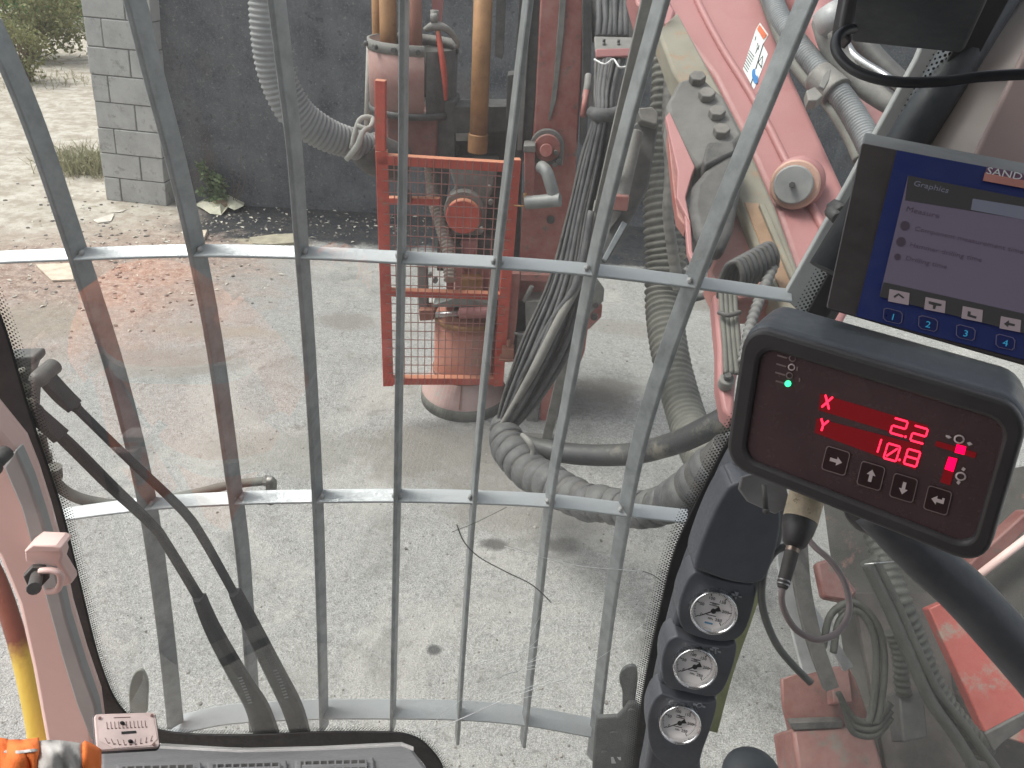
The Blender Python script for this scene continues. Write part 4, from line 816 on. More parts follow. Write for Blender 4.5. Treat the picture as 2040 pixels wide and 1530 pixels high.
poly = [(-700,-500)]+[(x-20,y) for x,y in inner]+[(1270,1620)]+[(x+20,y) for x,y in rin[::-1]]+[(2150,-500)]
MB().add([W(x,y,YW) for x,y in poly], [tuple(range(len(poly)))]).build('windscreen', glass, cab, flat=True)
# side window: runs back from the right front corner of the cab
sA = W(1325,1300,.88); sdv = V((.80,-.60,0)).normalized()
SP = Pl(sA, sA+sdv, sA+V((0,0,1)))
MB().add([SP.at(x,y) for x,y in ((1300,1620),(1345,1200),(1452,900),(1700,560),(2200,560),(2500,1700))], [(0,1,2,3,4,5)]).build('side_window', glasses[1], cab, flat=True)
# scratches on the windscreen
scr = M('glass_scratch', (.75,.77,.77), .4, 0, bump=0); mb = MB()
def scratch(pts, r): 
    mb.tube(cr([(W(x,y,YW-.0015), r*random.uniform(.5,1.)) for x,y in pts], 4), 4)
scratch([(820,1468),(900,1440),(1010,1392),(1138,1347)], .0011); scratch([(1005,1088),(1080,1110),(1160,1128),(1280,1138)], .0005)
scratch([(838,1460),(905,1405),(985,1340),(1060,1285),(1110,1230)], .0005); scratch([(1142,1340),(1210,1300),(1280,1245)], .0004)
scratch([(930,1420),(1000,1360),(1100,1285)], .0004); scratch([(1040,1300),(1075,1230),(1110,1180)], .0004)
for i in range(9): x = 930+random.random()*110; y = 1300+random.random()*110; scratch([(x,y),(x+25,y-10),(x+60+random.random()*30,y-22)], .0006)
mb.build('glass_scratches', scr, cab); mb = MB()
mb.tube(cr([(W(x,y,YG-.03), .0011) for x,y in [(910,1045),(925,1080),(955,1110),(1010,1140),(1060,1165),(1098,1200)]],4), 5); mb.tube(cr([(W(x,y,YG-.03), .0007) for x,y in [(1280,1138),(1300,1145),(1322,1160)]],4), 5); mb.tube(cr([(W(x,y,YG-.03), .0006) for x,y in [(900,1060),(950,1040),(1010,1010)]],4), 5)
tag(mb.build('twig', ink), 'dark dry stem caught on the outside of the windscreen bars', 'stem')
# left pillar ------------------------------------------------------------
YP = .80
MB().prism([W(x,y,YP) for x,y in ((-80,780),(20,900),(45,960),(72,1040),(95,1120),(120,1235),(150,1330),(180,1412),(196,1520),(150,1600),(96,1600),(88,1480),(60,1330),(30,1200),(-10,1105),(-60,1040))], V((0,.05,0))).build('left_pillar', cabp, cab, .012)
MB().prism([W(x,y,YP-.002) for x,y in ((30,896),(57,958),(84,1040),(107,1120),(132,1235),(162,1330),(190,1408),(200,1475),(180,1475),(150,1400),(122,1310),(92,1200),(62,1090),(40,1010),(5,930))], V((0,.02,0))).build('pillar_edge', cabg, cab, .004)
mb = MB(); p = W(12,900,YP-.01); mb.cyl(p, p-V((0,.03,0)), .011, 12); mb.cyl(p-V((0,.03,0)), p-V((0,.036,0)), .015, 12); mb.build('pillar_bolt', dsteel, cab)
# bracket on the pillar
bk = thing('pillar_bracket', 'pale folded bracket with a threaded pin bolted to the left cab pillar', 'bracket', W(95,1170,YP-.03))
MB().prism([W(x,y,YP-.03) for x,y in ((48,1096),(120,1092),(124,1108),(120,1122),(140,1155),(142,1164),(125,1170),(112,1130),(50,1120))], V((0,.02,0))).build('bracket_plate', cabp, bk, .003)
mb = MB(); mb.prism([W(x,y,YP-.05) for x,y in ((48,1098),(64,1086),(110,1088),(122,1094),(120,1100),(48,1102))], V((0,.03,0))); mb.build('bracket_fold', cabp, bk, .003)
mb = MB(); mb.tube(cr([(W(x,y,YP-.05), .005) for x,y in ((92,1178),(112,1176),(121,1160),(118,1142),(100,1136),(80,1138))],4), 8); mb.build('retaining_loop', cabp, bk)
mb = MB(); a_ = W(75,1140,YP-.03); b_ = W(68,1170,YP-.10); mb.cyl(a_, b_, .0085, 12); mb.cyl(W(74,1143,YP-.035), W(73,1150,YP-.05), .017, 6); mb.cyl(b_, b_+(b_-a_).normalized()*.008, .0095, 12); mb.build('threaded_pin', dsteel, bk, .001)
# grab rail outside the door
mb = MB(); pr = cr([(P(x,y,1.5), .018) for x,y in [(-50,1080),(-14,1140),(14,1211),(44,1314),(72,1451),(90,1600)]],6); mb.tube(pr, 14)
t = NT('worn_yellow_and_rust'); sx2 = t.n('SeparateXYZ'); t.set(sx2, 0, t.pos()); zr = P(34,1290,1.5).z
k_ = t.ramp(t.math('ADD', sx2.outputs[2], t.math('MULTIPLY', t.noise(30, 4), .06)), zr+.01, zr+.05)
t.bsdf(t.mix(k_, (.68,.50,.10), (.23,.085,.06)), .5, 0, t.bump(t.noise(60,4), .2))
tag(mb.build('grab_rail', t.m), 'round grab rail, yellow below and rusty brown above, beyond the left cab pillar', 'grab rail')
tag(MB().tube(cr([(P(x,y,1.35), .018) for x,y in [(-30,860),(-8,920),(4,960),(12,1010)]],5), 12).build('yellow_handle', yel), 'short yellow handle at the left edge above the pillar', 'handle')
# dash ---------------------------------------------------------------------
DQ = Pl(W(330,1480,.84), W(830,1478,.84), W(500,1530,.62))
def pd(pts, h=0): return [DQ.at(x,y,h) for x,y in pts]
MB().prism(pd([(196,1490),(330,1482),(480,1492),(640,1488),(800,1480),(828,1492),(858,1530),(880,1640),(150,1640),(190,1530)]), -DQ.n*.08).build('dash_top', dashm, cab, .012)
MB().prism(pd([(310,1482),(330,1481),(480,1490),(640,1486),(800,1478),(824,1487),(824,1490),(800,1482),(640,1490),(480,1494),(310,1486)], .004), -DQ.n*.006).build('dash_lip', M('pale_lip',(.45,.44,.43),.5), cab, .001)
for x0,x1,y in ((232,402,1522),(412,572,1518),(587,745,1512)):
    v_ = MB().prism(pd([(x0,y),(x1,y-4),(x1+8,y+90),(x0+3,y+90)], .006), -DQ.n*.01).build('vent', dashm, cab, .003)
    MB().prism(pd([(x0+12,y+5),(x1-14,y+1),(x1-6,y+90),(x0+12,y+90)], .0068), -DQ.n*.002).build('vent_recess', gask, v_)
    mb = MB(); nl = 9
    for i in range(nl):
        x = x0+18+(x1-x0-36)*i/(nl-1); mb.prism(pd([(x,y+7),(x+3,y+7),(x+5,y+80),(x+2,y+80)], .007), DQ.n*.004)
    mb.prism(pd([(x0+14,y+16),(x1-14,y+13),(x1-14,y+16),(x0+14,y+19)], .011), DQ.n*.003); mb.build('vent_slats', dashm, v_)
# inclinometer plate -----------------------------------------------------------
IQ = Quad((187,1424),(309,1420),(318,1489),(193,1496), .95)
inc = thing('inclinometer', 'small pale pink inclinometer plate with two bubble scales mounted at the dash corner', 'inclinometer', IQ.uv(.5,1))
def rrect(Q_, u0,v0,u1,v1,ru,rv_,h=0,n=4):
    out = []
    for cx,cy,a0 in ((u1-ru,v0+rv_,-90),(u1-ru,v1-rv_,0),(u0+ru,v1-rv_,90),(u0+ru,v0+rv_,180)):
        for k in range(n+1):
            a = math.radians(a0+90*k/n); out.append(Q_.uv(cx+ru*math.cos(a), cy+rv_*math.sin(a), h))
    return out
MB().prism(rrect(IQ,-.02,-.05,1.03,1.0,.07,.10,-.012), IQ.n*.008).build('backing', blk, inc, .001)
MB().prism(rrect(IQ,0,0,1,1,.06,.10,-.004), IQ.n*.006).build('plate', M('pinkish_plate',(.58,.46,.43),.45,bump=0), inc, .001)
def markq(Q_, pts, h, name, mat, par, th=.0004): return MB().prism([Q_.uv(u,v,h) for u,v in pts], Q_.n*th).build(name, mat, par)
markq(IQ, [(.10,.06),(.80,.06),(.95,.2),(.97,.78),(.85,.95),(.25,.97),(.05,.75),(.04,.25)], .0022, 'scale_panel', M('plate_panel',(.66,.53,.50),.4,bump=0), inc)
mb = MB()
for i in range(11):
    u = .18+.062*i; 
    for a,b_,c_,d_ in ((u,.24,u+.006,.43),(u,.42,u+.03,.44)): mb.prism([IQ.uv(a,b_,.0028), IQ.uv(c_,b_,.0028), IQ.uv(c_,d_,.0028), IQ.uv(a,d_,.0028)], IQ.n*.0003)
for i in range(9):
    u = .13+.095*i; dv = .10*(1-((i-4)/4.5)**2); v = .66+dv; tl_ = (i-4)*.005
    mb.prism([IQ.uv(u,v,.0028), IQ.uv(u+.006,v,.0028), IQ.uv(u+.006-tl_*2,v+.15,.0028), IQ.uv(u-tl_*2,v+.15,.0028)], IQ.n*.0003)
    mb.prism([IQ.uv(u-tl_*2,v+.14,.0028), IQ.uv(u+.035-tl_*2,v+.13,.0028), IQ.uv(u+.035-tl_*2,v+.15,.0028), IQ.uv(u-tl_*2,v+.16,.0028)], IQ.n*.0003)
mb.prism([IQ.uv(*q,.0028) for q in ((.30,.12),(.57,.12),(.57,.135),(.30,.135))], IQ.n*.0003)
mb.build('scale_marks', M('dark_brown_print',(.10,.04,.035),.6,bump=0), inc)
markq(IQ, [(.40,.53),(.635,.52),(.64,.59),(.40,.60)], .0028, 'black_strip', ink, inc)
for u, v in ((.43,.30),(.53,.82)): MB().ball(IQ.uv(u,v,.003), (.0032,.002,.0045), 10, 8).build('bubble', ink, inc)
for u, v in ((.08,.13),(.93,.10),(.90,.93)): MB().cyl(IQ.uv(u,v,.001), IQ.uv(u,v,.004), .0018, 10).build('screw', M('screw_brown',(.18,.1,.09),.5) if (u,v)==(.08,.13) else bpy.data.materials['screw_brown'], inc)
# window catches --------------------------------------------------------------
def catch(pts, Y, mat, label, par=None):
    q = cr([W(x,y,Y) for x,y in pts+[pts[0]]], 4)[:-1]; return tag(MB().prism(q, V((0,.008,0))).build('window_catch', mat, par, .003), label, 'window catch')
catch([(258,1425),(256,1380),(262,1350),(274,1336),(286,1340),(294,1360),(294,1390),(289,1425)], .97, M('grey_green_catch',(.22,.24,.22),.6,0,.3), 'grey green paddle shaped catch standing behind the inclinometer plate')
catch([(1240,1410),(1240,1380),(1234,1355),(1240,1337),(1256,1328),(1269,1333),(1270,1360),(1266,1400),(1270,1415)], .96, M('dark_slate_catch',(.06,.07,.075),.6,0,.2), 'dark slate paddle shaped catch above the black bracket at the lower right of the windscreen')
hb = tag(MB().prism([W(x,y,.95) for x,y in ((1188,1432),(1230,1430),(1242,1418),(1252,1403),(1268,1402),(1290,1430),(1290,1620),(1176,1620),(1182,1500))], V((0,.012,0))).build('hinge_bracket', M('slate_bracket',(.055,.065,.07),.6,0,.2), None, .004), 'dark slate hinge bracket with bolts at the lower right corner of the windscreen', 'bracket')
mb = MB()
for x, y in ((1258,1415),(1223,1460),(1205,1498)): p = W(x,y,.95); mb.cyl(p, p-V((0,.004,0)), .008, 16)
mb.build('bolt_heads', bpy.data.materials['slate_bracket'], hb, .001)
mb = MB(); mb.prism([W(x,y,.948) for x,y in ((1217,1508),(1222,1508),(1227,1520),(1218,1520))], V((0,-.001,0))); mb.prism([W(x,y,.948) for x,y in ((1229,1508),(1237,1508),(1237,1514),(1233,1513))], V((0,-.001,0))); mb.build('white_letter', white, hb)
# wipers ----------------------------------------------------------------------
YI = .935
wm = M('wiper_black', (.012,.014,.018), .5, .1, .05, sc=30, bump=.1)
def wiper(label, arm, blade, px0, knuckle):
    r = thing('wiper', label, 'wiper', W(arm[0][0], arm[0][1], YI))
    def band(pts, name, y0, dep, mat=wm):
        q = cr([(W(x,y,y0), w_*.88/FPX*(W(x,y,y0)-CAM).dot(F)) for x,y,w_ in pts], 5); mb = MB(); vs = []; fs = []
        for i,(p,wd_) in enumerate(q):
            t_ = (q[min(i+1,len(q)-1)][0]-q[max(i-1,0)][0]).normalized(); s_ = t_.cross(V((0,1,0))).normalized()
            for a,b_ in ((-.5,-.1),(-.25,-.5),(.25,-.5),(.5,-.1),(.5,.5),(-.5,.5)): vs.append(p+s_*a*wd_+V((0,1,0))*b_*dep)
        for i in range(len(q)-1):
            for j in range(6): fs.append((i*6+j, i*6+(j+1)%6, (i+1)*6+(j+1)%6, (i+1)*6+j))
        fs += [tuple(range(6)), tuple(range(len(vs)-6, len(vs)))]; mb.add(vs, fs); return mb.build(name, mat, r, .0012)
    band(arm, 'arm', YI, .012); band(blade, 'blade', YI-.004, .022); band(knuckle, 'knuckle', YI-.006, .024)
    p = W(px0[0], px0[1], YI); mb = MB(); mb.cyl(p-V((0,.02,0)), p+V((0,.02,0)), .013, 16); mb.ball(p-V((0,.02,0)), .013, 12, 8); mb.build('pivot', M('pivot_grey',(.09,.09,.085),.6,0,.2) if 'pivot_grey' not in bpy.data.materials else bpy.data.materials['pivot_grey'], r)
    return r
w1 = wiper('upper black wiper reaching from the left pivot across the bars to the right blade', [(78,742,28),(110,780,26),(150,812,24),(160,822,16),(250,910,16),(330,985,17),(372,1028,18),(396,1062,18),(430,1120,17),(466,1185,17)],
      [(466,1180,24),(480,1210,30),(500,1250,36),(540,1330,42),(580,1410,46),(598,1466,42)], (92,742), [(76,735,28),(100,765,34),(125,792,34),(148,812,28)])
w2 = wiper('lower thicker black wiper whose blade lies left of the other one', [(64,822,30),(110,862,30),(150,900,32),(220,970,30),(300,1045,23),(330,1085,22),(400,1200,24)],
      [(395,1190,26),(415,1240,32),(440,1290,38),(480,1360,44),(510,1410,52),(530,1465,56)], (58,828), [(56,815,30),(90,845,32),(120,872,34)])
wg = M('worn_blade_print', (.16,.17,.18), .6, bump=0)
for r_, pts in ((w1, [(548,1335),(562,1365),(572,1395)]), (w2, [(478,1350),(490,1378),(500,1405)])):
    mb = MB()
    for (x0,y0),(x1,y1) in zip(pts, pts[1:]):
        for k in range(5):
            f_ = k/5; x = x0+(x1-x0)*f_; y = y0+(y1-y0)*f_; mb.prism([W(x-4,y,YI-.0165), W(x+4,y-2,YI-.0165), W(x+4.6,y+1,YI-.0165), W(x-3.5,y+2.6,YI-.0165)], V((0,-.0004,0)))
    mb.build('worn_marks', wg, r_)
bs_ = thing('wiper_motor_mount', 'dark linkage bracket holding both wiper pivots at the left edge', 'bracket', W(40,820,.94))
mb = MB(); mb.prism([W(x,y,.945) for x,y in ((8,712),(68,710),(72,722),(60,735),(52,760),(62,785),(60,830),(66,860),(40,870),(20,800))], V((0,.03,0))); mb.build('plate', dsteel, bs_, .004)
mb = MB(); mb.cyl(W(30,745,.93), W(58,740,.93), .008, 10); mb.cyl(W(35,790,.93), W(52,770,.93), .007, 10); mb.tube(cr([(W(50,800,.93),.012),(W(58,830,.93),.014),(W(52,860,.93),.010)],4), 10); mb.build('linkage', M('greenish_linkage',(.12,.125,.09),.6,0,.2), bs_)
mb = MB(); mb.tube(cr([(W(x,y,1.08), .009) for x,y in [(80,860),(88,900),(92,915)]],4), 10); mb.tube([(W(108,930,1.1),.014),(W(110,950,1.1),.014)], 12); mb.build('hose_stub', hoseg, bs_)
# ================================================================ RIGHT: frame, posts
mb = MB(); a_, b_ = P(2030,-80,.80), P(1780,300,.84); mb.cyl(a_, b_, .027, 20); mb.cyl(b_, P(1640,560,.88), .027, 20)
MB().cyl(P(2030,-80,.80), P(1650,540,.88), .024, 20).build('rubber_post_seal', M('slate_rubber_post',(.03,.04,.05),.5,0,.1), cab)
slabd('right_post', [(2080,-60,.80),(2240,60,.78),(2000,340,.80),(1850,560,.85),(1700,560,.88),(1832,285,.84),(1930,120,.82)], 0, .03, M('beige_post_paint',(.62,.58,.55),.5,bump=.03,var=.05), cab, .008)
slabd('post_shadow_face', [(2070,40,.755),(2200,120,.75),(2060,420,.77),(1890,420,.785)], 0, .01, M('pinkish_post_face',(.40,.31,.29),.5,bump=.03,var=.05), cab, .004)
slabd('seal_trim', [(1885,105,.9),(1900,110,.9),(1800,300,.95),(1780,300,.95)], 0, .01, dsteel, cab, .002)
mb = MB()
for x, y in ((1831,206),(1820,224),(1805,248)): mb.tube([(P(x-3,y-4,.86),.002),(P(x+3,y+4,.86),.0025)], 6)
mb.build('bright_clips', chrome, cab)
# roof and rear of the cab, out of frame: they shade the inside
roofm = M('grey_roof_lining', (.20,.20,.20), .9, bump=0)
mb = MB(); mb.bx(-.75, .95, -.85, .93, 2.98, 3.03); mb.build('roof', roofm, cab)
mb = MB(); mb.bx(-2.4, 1.9, -.90, -.85, .3, 3.0); mb.build('widened_rear_wall', roofm, cab)  # widened past the cab sides to keep its edge out of windscreen reflections
# ================================================================ GAUGE CONSOLE
con_ = thing('gauge_console', 'curved blue grey plastic console standing right of the windscreen, carrying three round gauges', 'console', P(1330,1520,1.2))
CP = Pl(P(1425,1215,1.10), P(1480,1215,1.10), P(1355,1440,1.22))
def pc_(pts, h=0): return [CP.at(x,y,h) for x,y in pts]
def slc(name, pts, h0, th, mat, bev, seg=3, sm=True):
    q = pc_(pts, h0); q = cr(q+[q[0]], 4)[:-1] if sm else q
    return MB().prism(q, -CP.n*th).build(name, mat, con_, bev, seg)
slc('console_body', [(1492,880),(1560,960),(1560,1080),(1518,1165),(1490,1240),(1462,1280),(1440,1370),(1412,1420),(1396,1480),(1388,1600),(1284,1600),(1292,1500),(1308,1390),(1336,1270),(1364,1170),(1406,1060),(1446,960)], 0, .045, plas, .015)
slc('top_cover', [(1452,970),(1490,960),(1545,985),(1556,1050),(1534,1135),(1510,1162),(1460,1160),(1400,1140),(1384,1128),(1402,1070),(1428,1010)], .035, .05, plas, .016, 4)
GC = [((1421,1217),46,.0,'uppermost and largest of the three white dial pressure gauges, beside the fan symbol'),
      ((1384,1328),43,.0,'middle white dial pressure gauge of the three on the console'),
      ((1354,1440),41,.0,'lowest white dial pressure gauge of the three, nearest the bottom edge')]
pads = [[(1385,1140),(1440,1158),(1488,1168),(1506,1172),(1500,1215),(1484,1258),(1460,1276),(1415,1276),(1362,1255),(1352,1210),(1368,1160)],
        [(1350,1268),(1400,1285),(1448,1290),(1468,1285),(1460,1330),(1440,1376),(1416,1388),(1370,1380),(1326,1365),(1318,1320),(1330,1280)],
        [(1318,1382),(1360,1396),(1410,1402),(1428,1398),(1420,1440),(1402,1490),(1386,1530),(1340,1530),(1300,1500),(1290,1440),(1302,1398)]]
for p_ in pads: slc('gauge_pad', p_, .022, .04, plas, .012, 3)
dial = M('gauge_dial_white', (.86,.83,.81), .5, bump=0, var=.02); chr2 = M('polished_bezel', (.92,.92,.92), .25, 1, 0, bump=0)
gg = NT('gauge_glass'); tr = gg.n('BsdfTransparent'); g2_ = gg.n('BsdfGlossy'); gg.set(g2_, 'Roughness', .03); fr = gg.n('LayerWeight'); gg.set(fr, 'Blend', .5); mx = gg.n('MixShader'); gg.set(mx, 0, gg.ramp(gg.math('POWER', fr.outputs['Facing'], 5.), 0, 1, .04, 1)); gg.t.links.new(tr.outputs[0], mx.inputs[1]); gg.t.links.new(g2_.outputs[0], mx.inputs[2]); gg.t.links.new(mx.outputs[0], gg.out.inputs[0])
for gi, ((gx,gy),gr,_,lab) in enumerate(GC):
    o0 = CP.at(gx, gy, .036); R_ = r_at(gr, o0); n = CP.n; to = (CAM-o0).normalized(); n = (n*.6+to*.4).normalized()
    rt = (RI - n*RI.dot(n)).normalized(); rt = (rt*math.cos(math.radians(12)) - n.cross(rt)*math.sin(math.radians(12))).normalized() if False else rt
    u_ = n.cross(rt)
    th = math.radians(-12); rt, u_ = rt*math.cos(th)+u_*math.sin(th), u_*math.cos(th)-rt*math.sin(th)
    g = thing('pressure_gauge', lab, 'gauge', o0, 'pressure gauges on the console')
    mb = MB(); mb.lathe(o0, n, [(R_*.98,-.03),(R_,.004),(R_*.985,.008),(R_*.945,.009),(R_*.90,.005),(R_*.895,-.002)], 48); mb.build('bezel', chr2, g)
    MB().lathe(o0, n, [(0,-.003),(R_*.93,-.003)], 48).build('dial', dial, g)
    def dp(a, k, h=.0): return o0+(rt*math.cos(a)+u_*math.sin(a))*R_*k+n*(-.0026+h)
    mb = MB()
    for i in range(51):
        a = math.radians(217-53.5/10*i); k0 = .66 if i % 10 == 0 else (.73 if i % 5 == 0 else .76); w_ = .02 if i % 10 == 0 else .009
        s_ = (rt*-math.sin(a)+u_*math.cos(a))*R_*w_; mb.prism([dp(a,k0)-s_, dp(a,.82)-s_*.7, dp(a,.82)+s_*.7, dp(a,k0)+s_], n*.0002)
    for k_,y_ in ((.30,.30),(.24,.2),(-.28,-.28)): mb.prism([o0+rt*R_*x+u_*R_*(y_+dy)-n*.0026 for x,dy in ((-.22,0),(.2,0),(.2,.03),(-.22,.03))], n*.0002)
    for k_ in range(6):
        a = math.radians(217-53.5*k_*1.0); p = dp(a, .5); mb.prism([p+rt*R_*x+u_*R_*y for x,y in ((-.04,-.015),(.04,-.015),(.04,.015),(-.04,.015))], n*.0001) if False else None
    mb.build('dial_marks', ink, g)
    for k_, s in enumerate(('0','50','100','150','200','250')):
        a = math.radians(217-53.5*k_); text(s, 'dial_number', dp(a, .54), rt, u_, R_*.2, ink, g, .0001)
    text('bar', 'unit_text', o0+u_*R_*.30-n*.0025, rt, u_, R_*.16, ink, g, .0001)
    text('MPa', 'unit_text', o0-u_*R_*.42-n*.0025, rt, u_, R_*.13, ink, g, .0001)
    if gi == 0: MB().prism([o0+rt*R_*x+u_*R_*y-n*.0025 for x,y in ((-.2,-.68),(.15,-.68),(.15,-.60),(-.2,-.60))], n*.0002).build('blue_mark', M('blue_mark',(.1,.3,.5),.5), g)
    a = math.radians(215); d_ = rt*math.cos(a)+u_*math.sin(a); s_ = n.cross(d_); h_ = n*.0005
    mb = MB(); mb.prism([o0+d_*R_*.66+h_-s_*R_*.012, o0-d_*R_*.1+h_-s_*R_*.035, o0-d_*R_*.1+h_+s_*R_*.035, o0+d_*R_*.66+h_+s_*R_*.012], n*.0006)
    mb.prism([o0+h_-s_*R_*.03, o0-d_*R_*.3+h_-s_*R_*.12, o0-d_*R_*.3+h_+s_*R_*.12, o0+h_+s_*R_*.03], n*.0006); mb.cyl(o0+n*.0003, o0+n*.002, R_*.11, 20); mb.build('needle', ink, g)
    MB().lathe(o0, n, [(0,.0055),(R_*.93,.0055)], 32).build('cover_glass', gg.m, g)
sym = M('faint_grey_symbol', (.30,.31,.33), .6, bump=0)
def sy(pts, h=.0235): return MB().prism(pc_(pts, h), CP.n*.0006)
def blob(x, y, r): return [(x+r*math.cos(a), y+r*math.sin(a)) for a in [k*.7 for k in range(9)]]
mb = MB()
for pts in ([(1463,1178),(1472,1180),(1469,1187),(1466,1187)],[(1456,1182),(1462,1182),(1465,1186),(1460,1187)],[(1471,1187),(1478,1188),(1477,1191),(1471,1189)],[(1464,1189),(1468,1189),(1467,1193),(1464,1193)],
            [(1414,1291),(1421,1293),(1421,1296),(1414,1294)],[(1424,1290),(1427,1290),(1427,1302),(1424,1302)],[(1429,1296),(1436,1297),(1436,1301),(1430,1299)],[(1419,1289),(1432,1291),(1432,1293),(1419,1291)],
            [(1381,1400),(1387,1402),(1387,1405),(1381,1404)],[(1399,1405),(1405,1407),(1405,1410),(1399,1408)]):
    mb.prism(pc_(pts, .0235), CP.n*.0008)
c0 = CP.at(1393,1405,.0242); mb.lathe(c0, CP.n, [(.0035,0),(.005,0),(.005,.0005),(.0035,.0005)], 16); mb.build('console_symbols', sym, con_)
# ================================================================ ANGLE READOUT
RQ = Quad((1480,640),(2062,813),(1965,1140),(1438,928), .66)
ro = thing('angle_readout', 'rounded black readout box with glowing red X and Y digits and four arrow keys', 'readout', RQ.uv(.2,1.0))
def loft(loops):
    n = len(loops[0]); vs = sum(loops, []); fs = [tuple(range(n)), tuple(range(len(vs)-n, len(vs)))]
    for k in range(len(loops)-1): fs += [(k*n+i, k*n+(i+1)%n, (k+1)*n+(i+1)%n, (k+1)*n+i) for i in range(n)]
    return MB().add(vs, fs)
class Off:
    """the same face moved bodily by a vector and scaled about its middle"""
    def __init__(s, q, off, k=1.): s.q, s.off, s.k = q, off, k
    def uv(s, u, v, h=0): return s.q.uv(.5+(u-.5)*s.k, .5+(v-.5)*s.k, h)+s.off
def back(q, x0, y0, x1, y1, dz):   # offset that carries the face spot x0,y0 to the spot x1,y1 a little further off
    p = q.at(x0, y0); d = (p-CAM).dot(F); return P(x1, y1, d+dz)-p
ofs = back(RQ, 1510, 646, 1552, 598, .05)
loft([rrect(RQ,0,0,1,1,.10,.17,-.008,6), rrect(Off(RQ,ofs*.5,.99),0,0,1,1,.10,.17,-.008,6), rrect(Off(RQ,ofs,.97),0,0,1,1,.10,.17,-.008,6)]).build('housing', M('slate_housing_plastic',(.105,.12,.135),.38,0,.06,sc=14,bump=.05,bs=600,dc=(.2,.2,.2),var=.1), ro, .008, 4)
# raised rim with a sunken face
o_ = rrect(RQ,.008,.012,.992,.988,.095,.16,0,6); i_ = rrect(RQ,.085,.13,.935,.89,.06,.10,0,6); nn_ = len(o_); vs = o_+i_+[p-RQ.n*.006 for p in i_]+[p-RQ.n*.012 for p in o_]
fs = [(i,(i+1)%nn_,nn_+(i+1)%nn_,nn_+i) for i in range(nn_)]+[(nn_+i,nn_+(i+1)%nn_,2*nn_+(i+1)%nn_,2*nn_+i) for i in range(nn_)]+[(3*nn_+i,3*nn_+(i+1)%nn_,(i+1)%nn_,i) for i in range(nn_)]
MB().add(vs, fs).build('rim', blk, ro, .004, 3)
face = MB().prism(rrect(RQ,.08,.12,.94,.90,.06,.10,-.0055,6), -RQ.n*.002).build('face', M('readout_face',(.085,.05,.053),.22,bump=0), ro)  # reddish tint paints in red reflected by the black face
mb = MB(); mb.prism(rrect(RQ,.0,-.002,1,.5,.10,.17,-.022,6)[:1]+rrect(RQ,.0,-.002,1,.5,.10,.17,-.022,6)[1:], -RQ.n*.001) if False else None
def pr_(pts, h=-.0053): return [RQ.at(x,y,h) for x,y in pts]
def mr(pts, name, mat, h=-.0052, par=ro, th=.0003): return MB().prism(pr_(pts, h), RQ.n*th).build(name, mat, par)
dim = E('dim_red_display', (.9,.02,.03), .075, (.08,.005,.008)); lit = E('lit_red_segments', (1,.02,.06), 1.9, (.3,0,0)); lit2 = E('lit_red_bar', (1,.0,.05), 1.6, (.3,0,0))
mr([(1634,784),(1849,848),(1839,880),(1631,817)], 'display_row', dim); mr([(1627,833),(1836,887),(1824,936),(1623,862)], 'display_row', dim)
ux, uy = RQ.u, RQ.v
# local screen directions of the face: ex along the row, ey down the digit (slanted like the lettering)
def seg(mb, cx, cy, W_, H_, segs, th=2.3):
    """seven / sixteen segment strokes laid on the face; unit box -1..1"""
    ex = (.945*W_, .27*W_); ey = (-.30*H_, .97*H_)
    for (x0,y0,x1,y1) in segs:
        ax, ay = cx+ex[0]*x0+ey[0]*y0, cy+ex[1]*x0+ey[1]*y0; bx_, by_ = cx+ex[0]*x1+ey[0]*y1, cy+ex[1]*x1+ey[1]*y1
        L = math.hypot(bx_-ax, by_-ay); nx, ny = -(by_-ay)/L*th/2, (bx_-ax)/L*th/2; sx_, sy_ = (bx_-ax)/L*1.2, (by_-ay)/L*1.2
        ax += sx_; ay += sy_; bx_ -= sx_; by_ -= sy_
        mb.prism(pr_([(ax+nx,ay+ny),(bx_+nx,by_+ny),(bx_+sx_,by_+sy_),(bx_-nx,by_-ny),(ax-nx,ay-ny),(ax-sx_,ay-sy_)], -.0047), RQ.n*.0003)
S7 = {'2':[(-1,-1,1,-1),(1,-1,1,0),(-1,0,1,0),(-1,0,-1,1),(-1,1,1,1)], '8':[(-1,-1,1,-1),(1,-1,1,0),(1,0,1,1),(-1,1,1,1),(-1,0,-1,1),(-1,-1,-1,0),(-1,0,1,0)],
      '0':[(-1,-1,1,-1),(1,-1,1,0),(1,0,1,1),(-1,1,1,1),(-1,0,-1,1),(-1,-1,-1,0),(-.7,.7,.7,-.7)], '1':[(0,-1,0,0),(0,0,0,1)], 'X':[(-.9,-1,0,0),(.9,-1,0,0),(0,0,-.9,1),(0,0,.9,1)], 'Y':[(-.9,-1,0,0),(.9,-1,0,0),(0,0,0,1)]}
for ch, x, y, w_, h_ in (('X',1648,801,9,13),('Y',1640,847,9,12),('2',1791,851,14,15),('2',1831,866,14,15),('1',1752,888,10,14),('0',1777,901,13,15),('8',1817,912,13,15)):
    mb = MB(); seg(mb, x, y, w_, h_, S7[ch], 4.2 if ch in 'XY' else 3.8); mb.build('digit', lit, ro)
mb = MB()
for x, y in ((1804,870),(1792,916)): mb.prism(pr_(blob(x,y,2.6), -.0047), RQ.n*.0003)
mb.build('decimal_points', lit, ro)
mr([(1866,878),(1946,902),(1942,913),(1862,888)], 'level_bar', dim); mr([(1906,885),(1925,890),(1921,906),(1902,901)], 'level_mark', lit2, -.0047)
mr([(1888,908),(1908,914),(1893,967),(1873,960)], 'level_bar', dim); mr([(1890,910),(1907,914),(1899,940),(1882,934)], 'level_mark', lit2, -.0047)
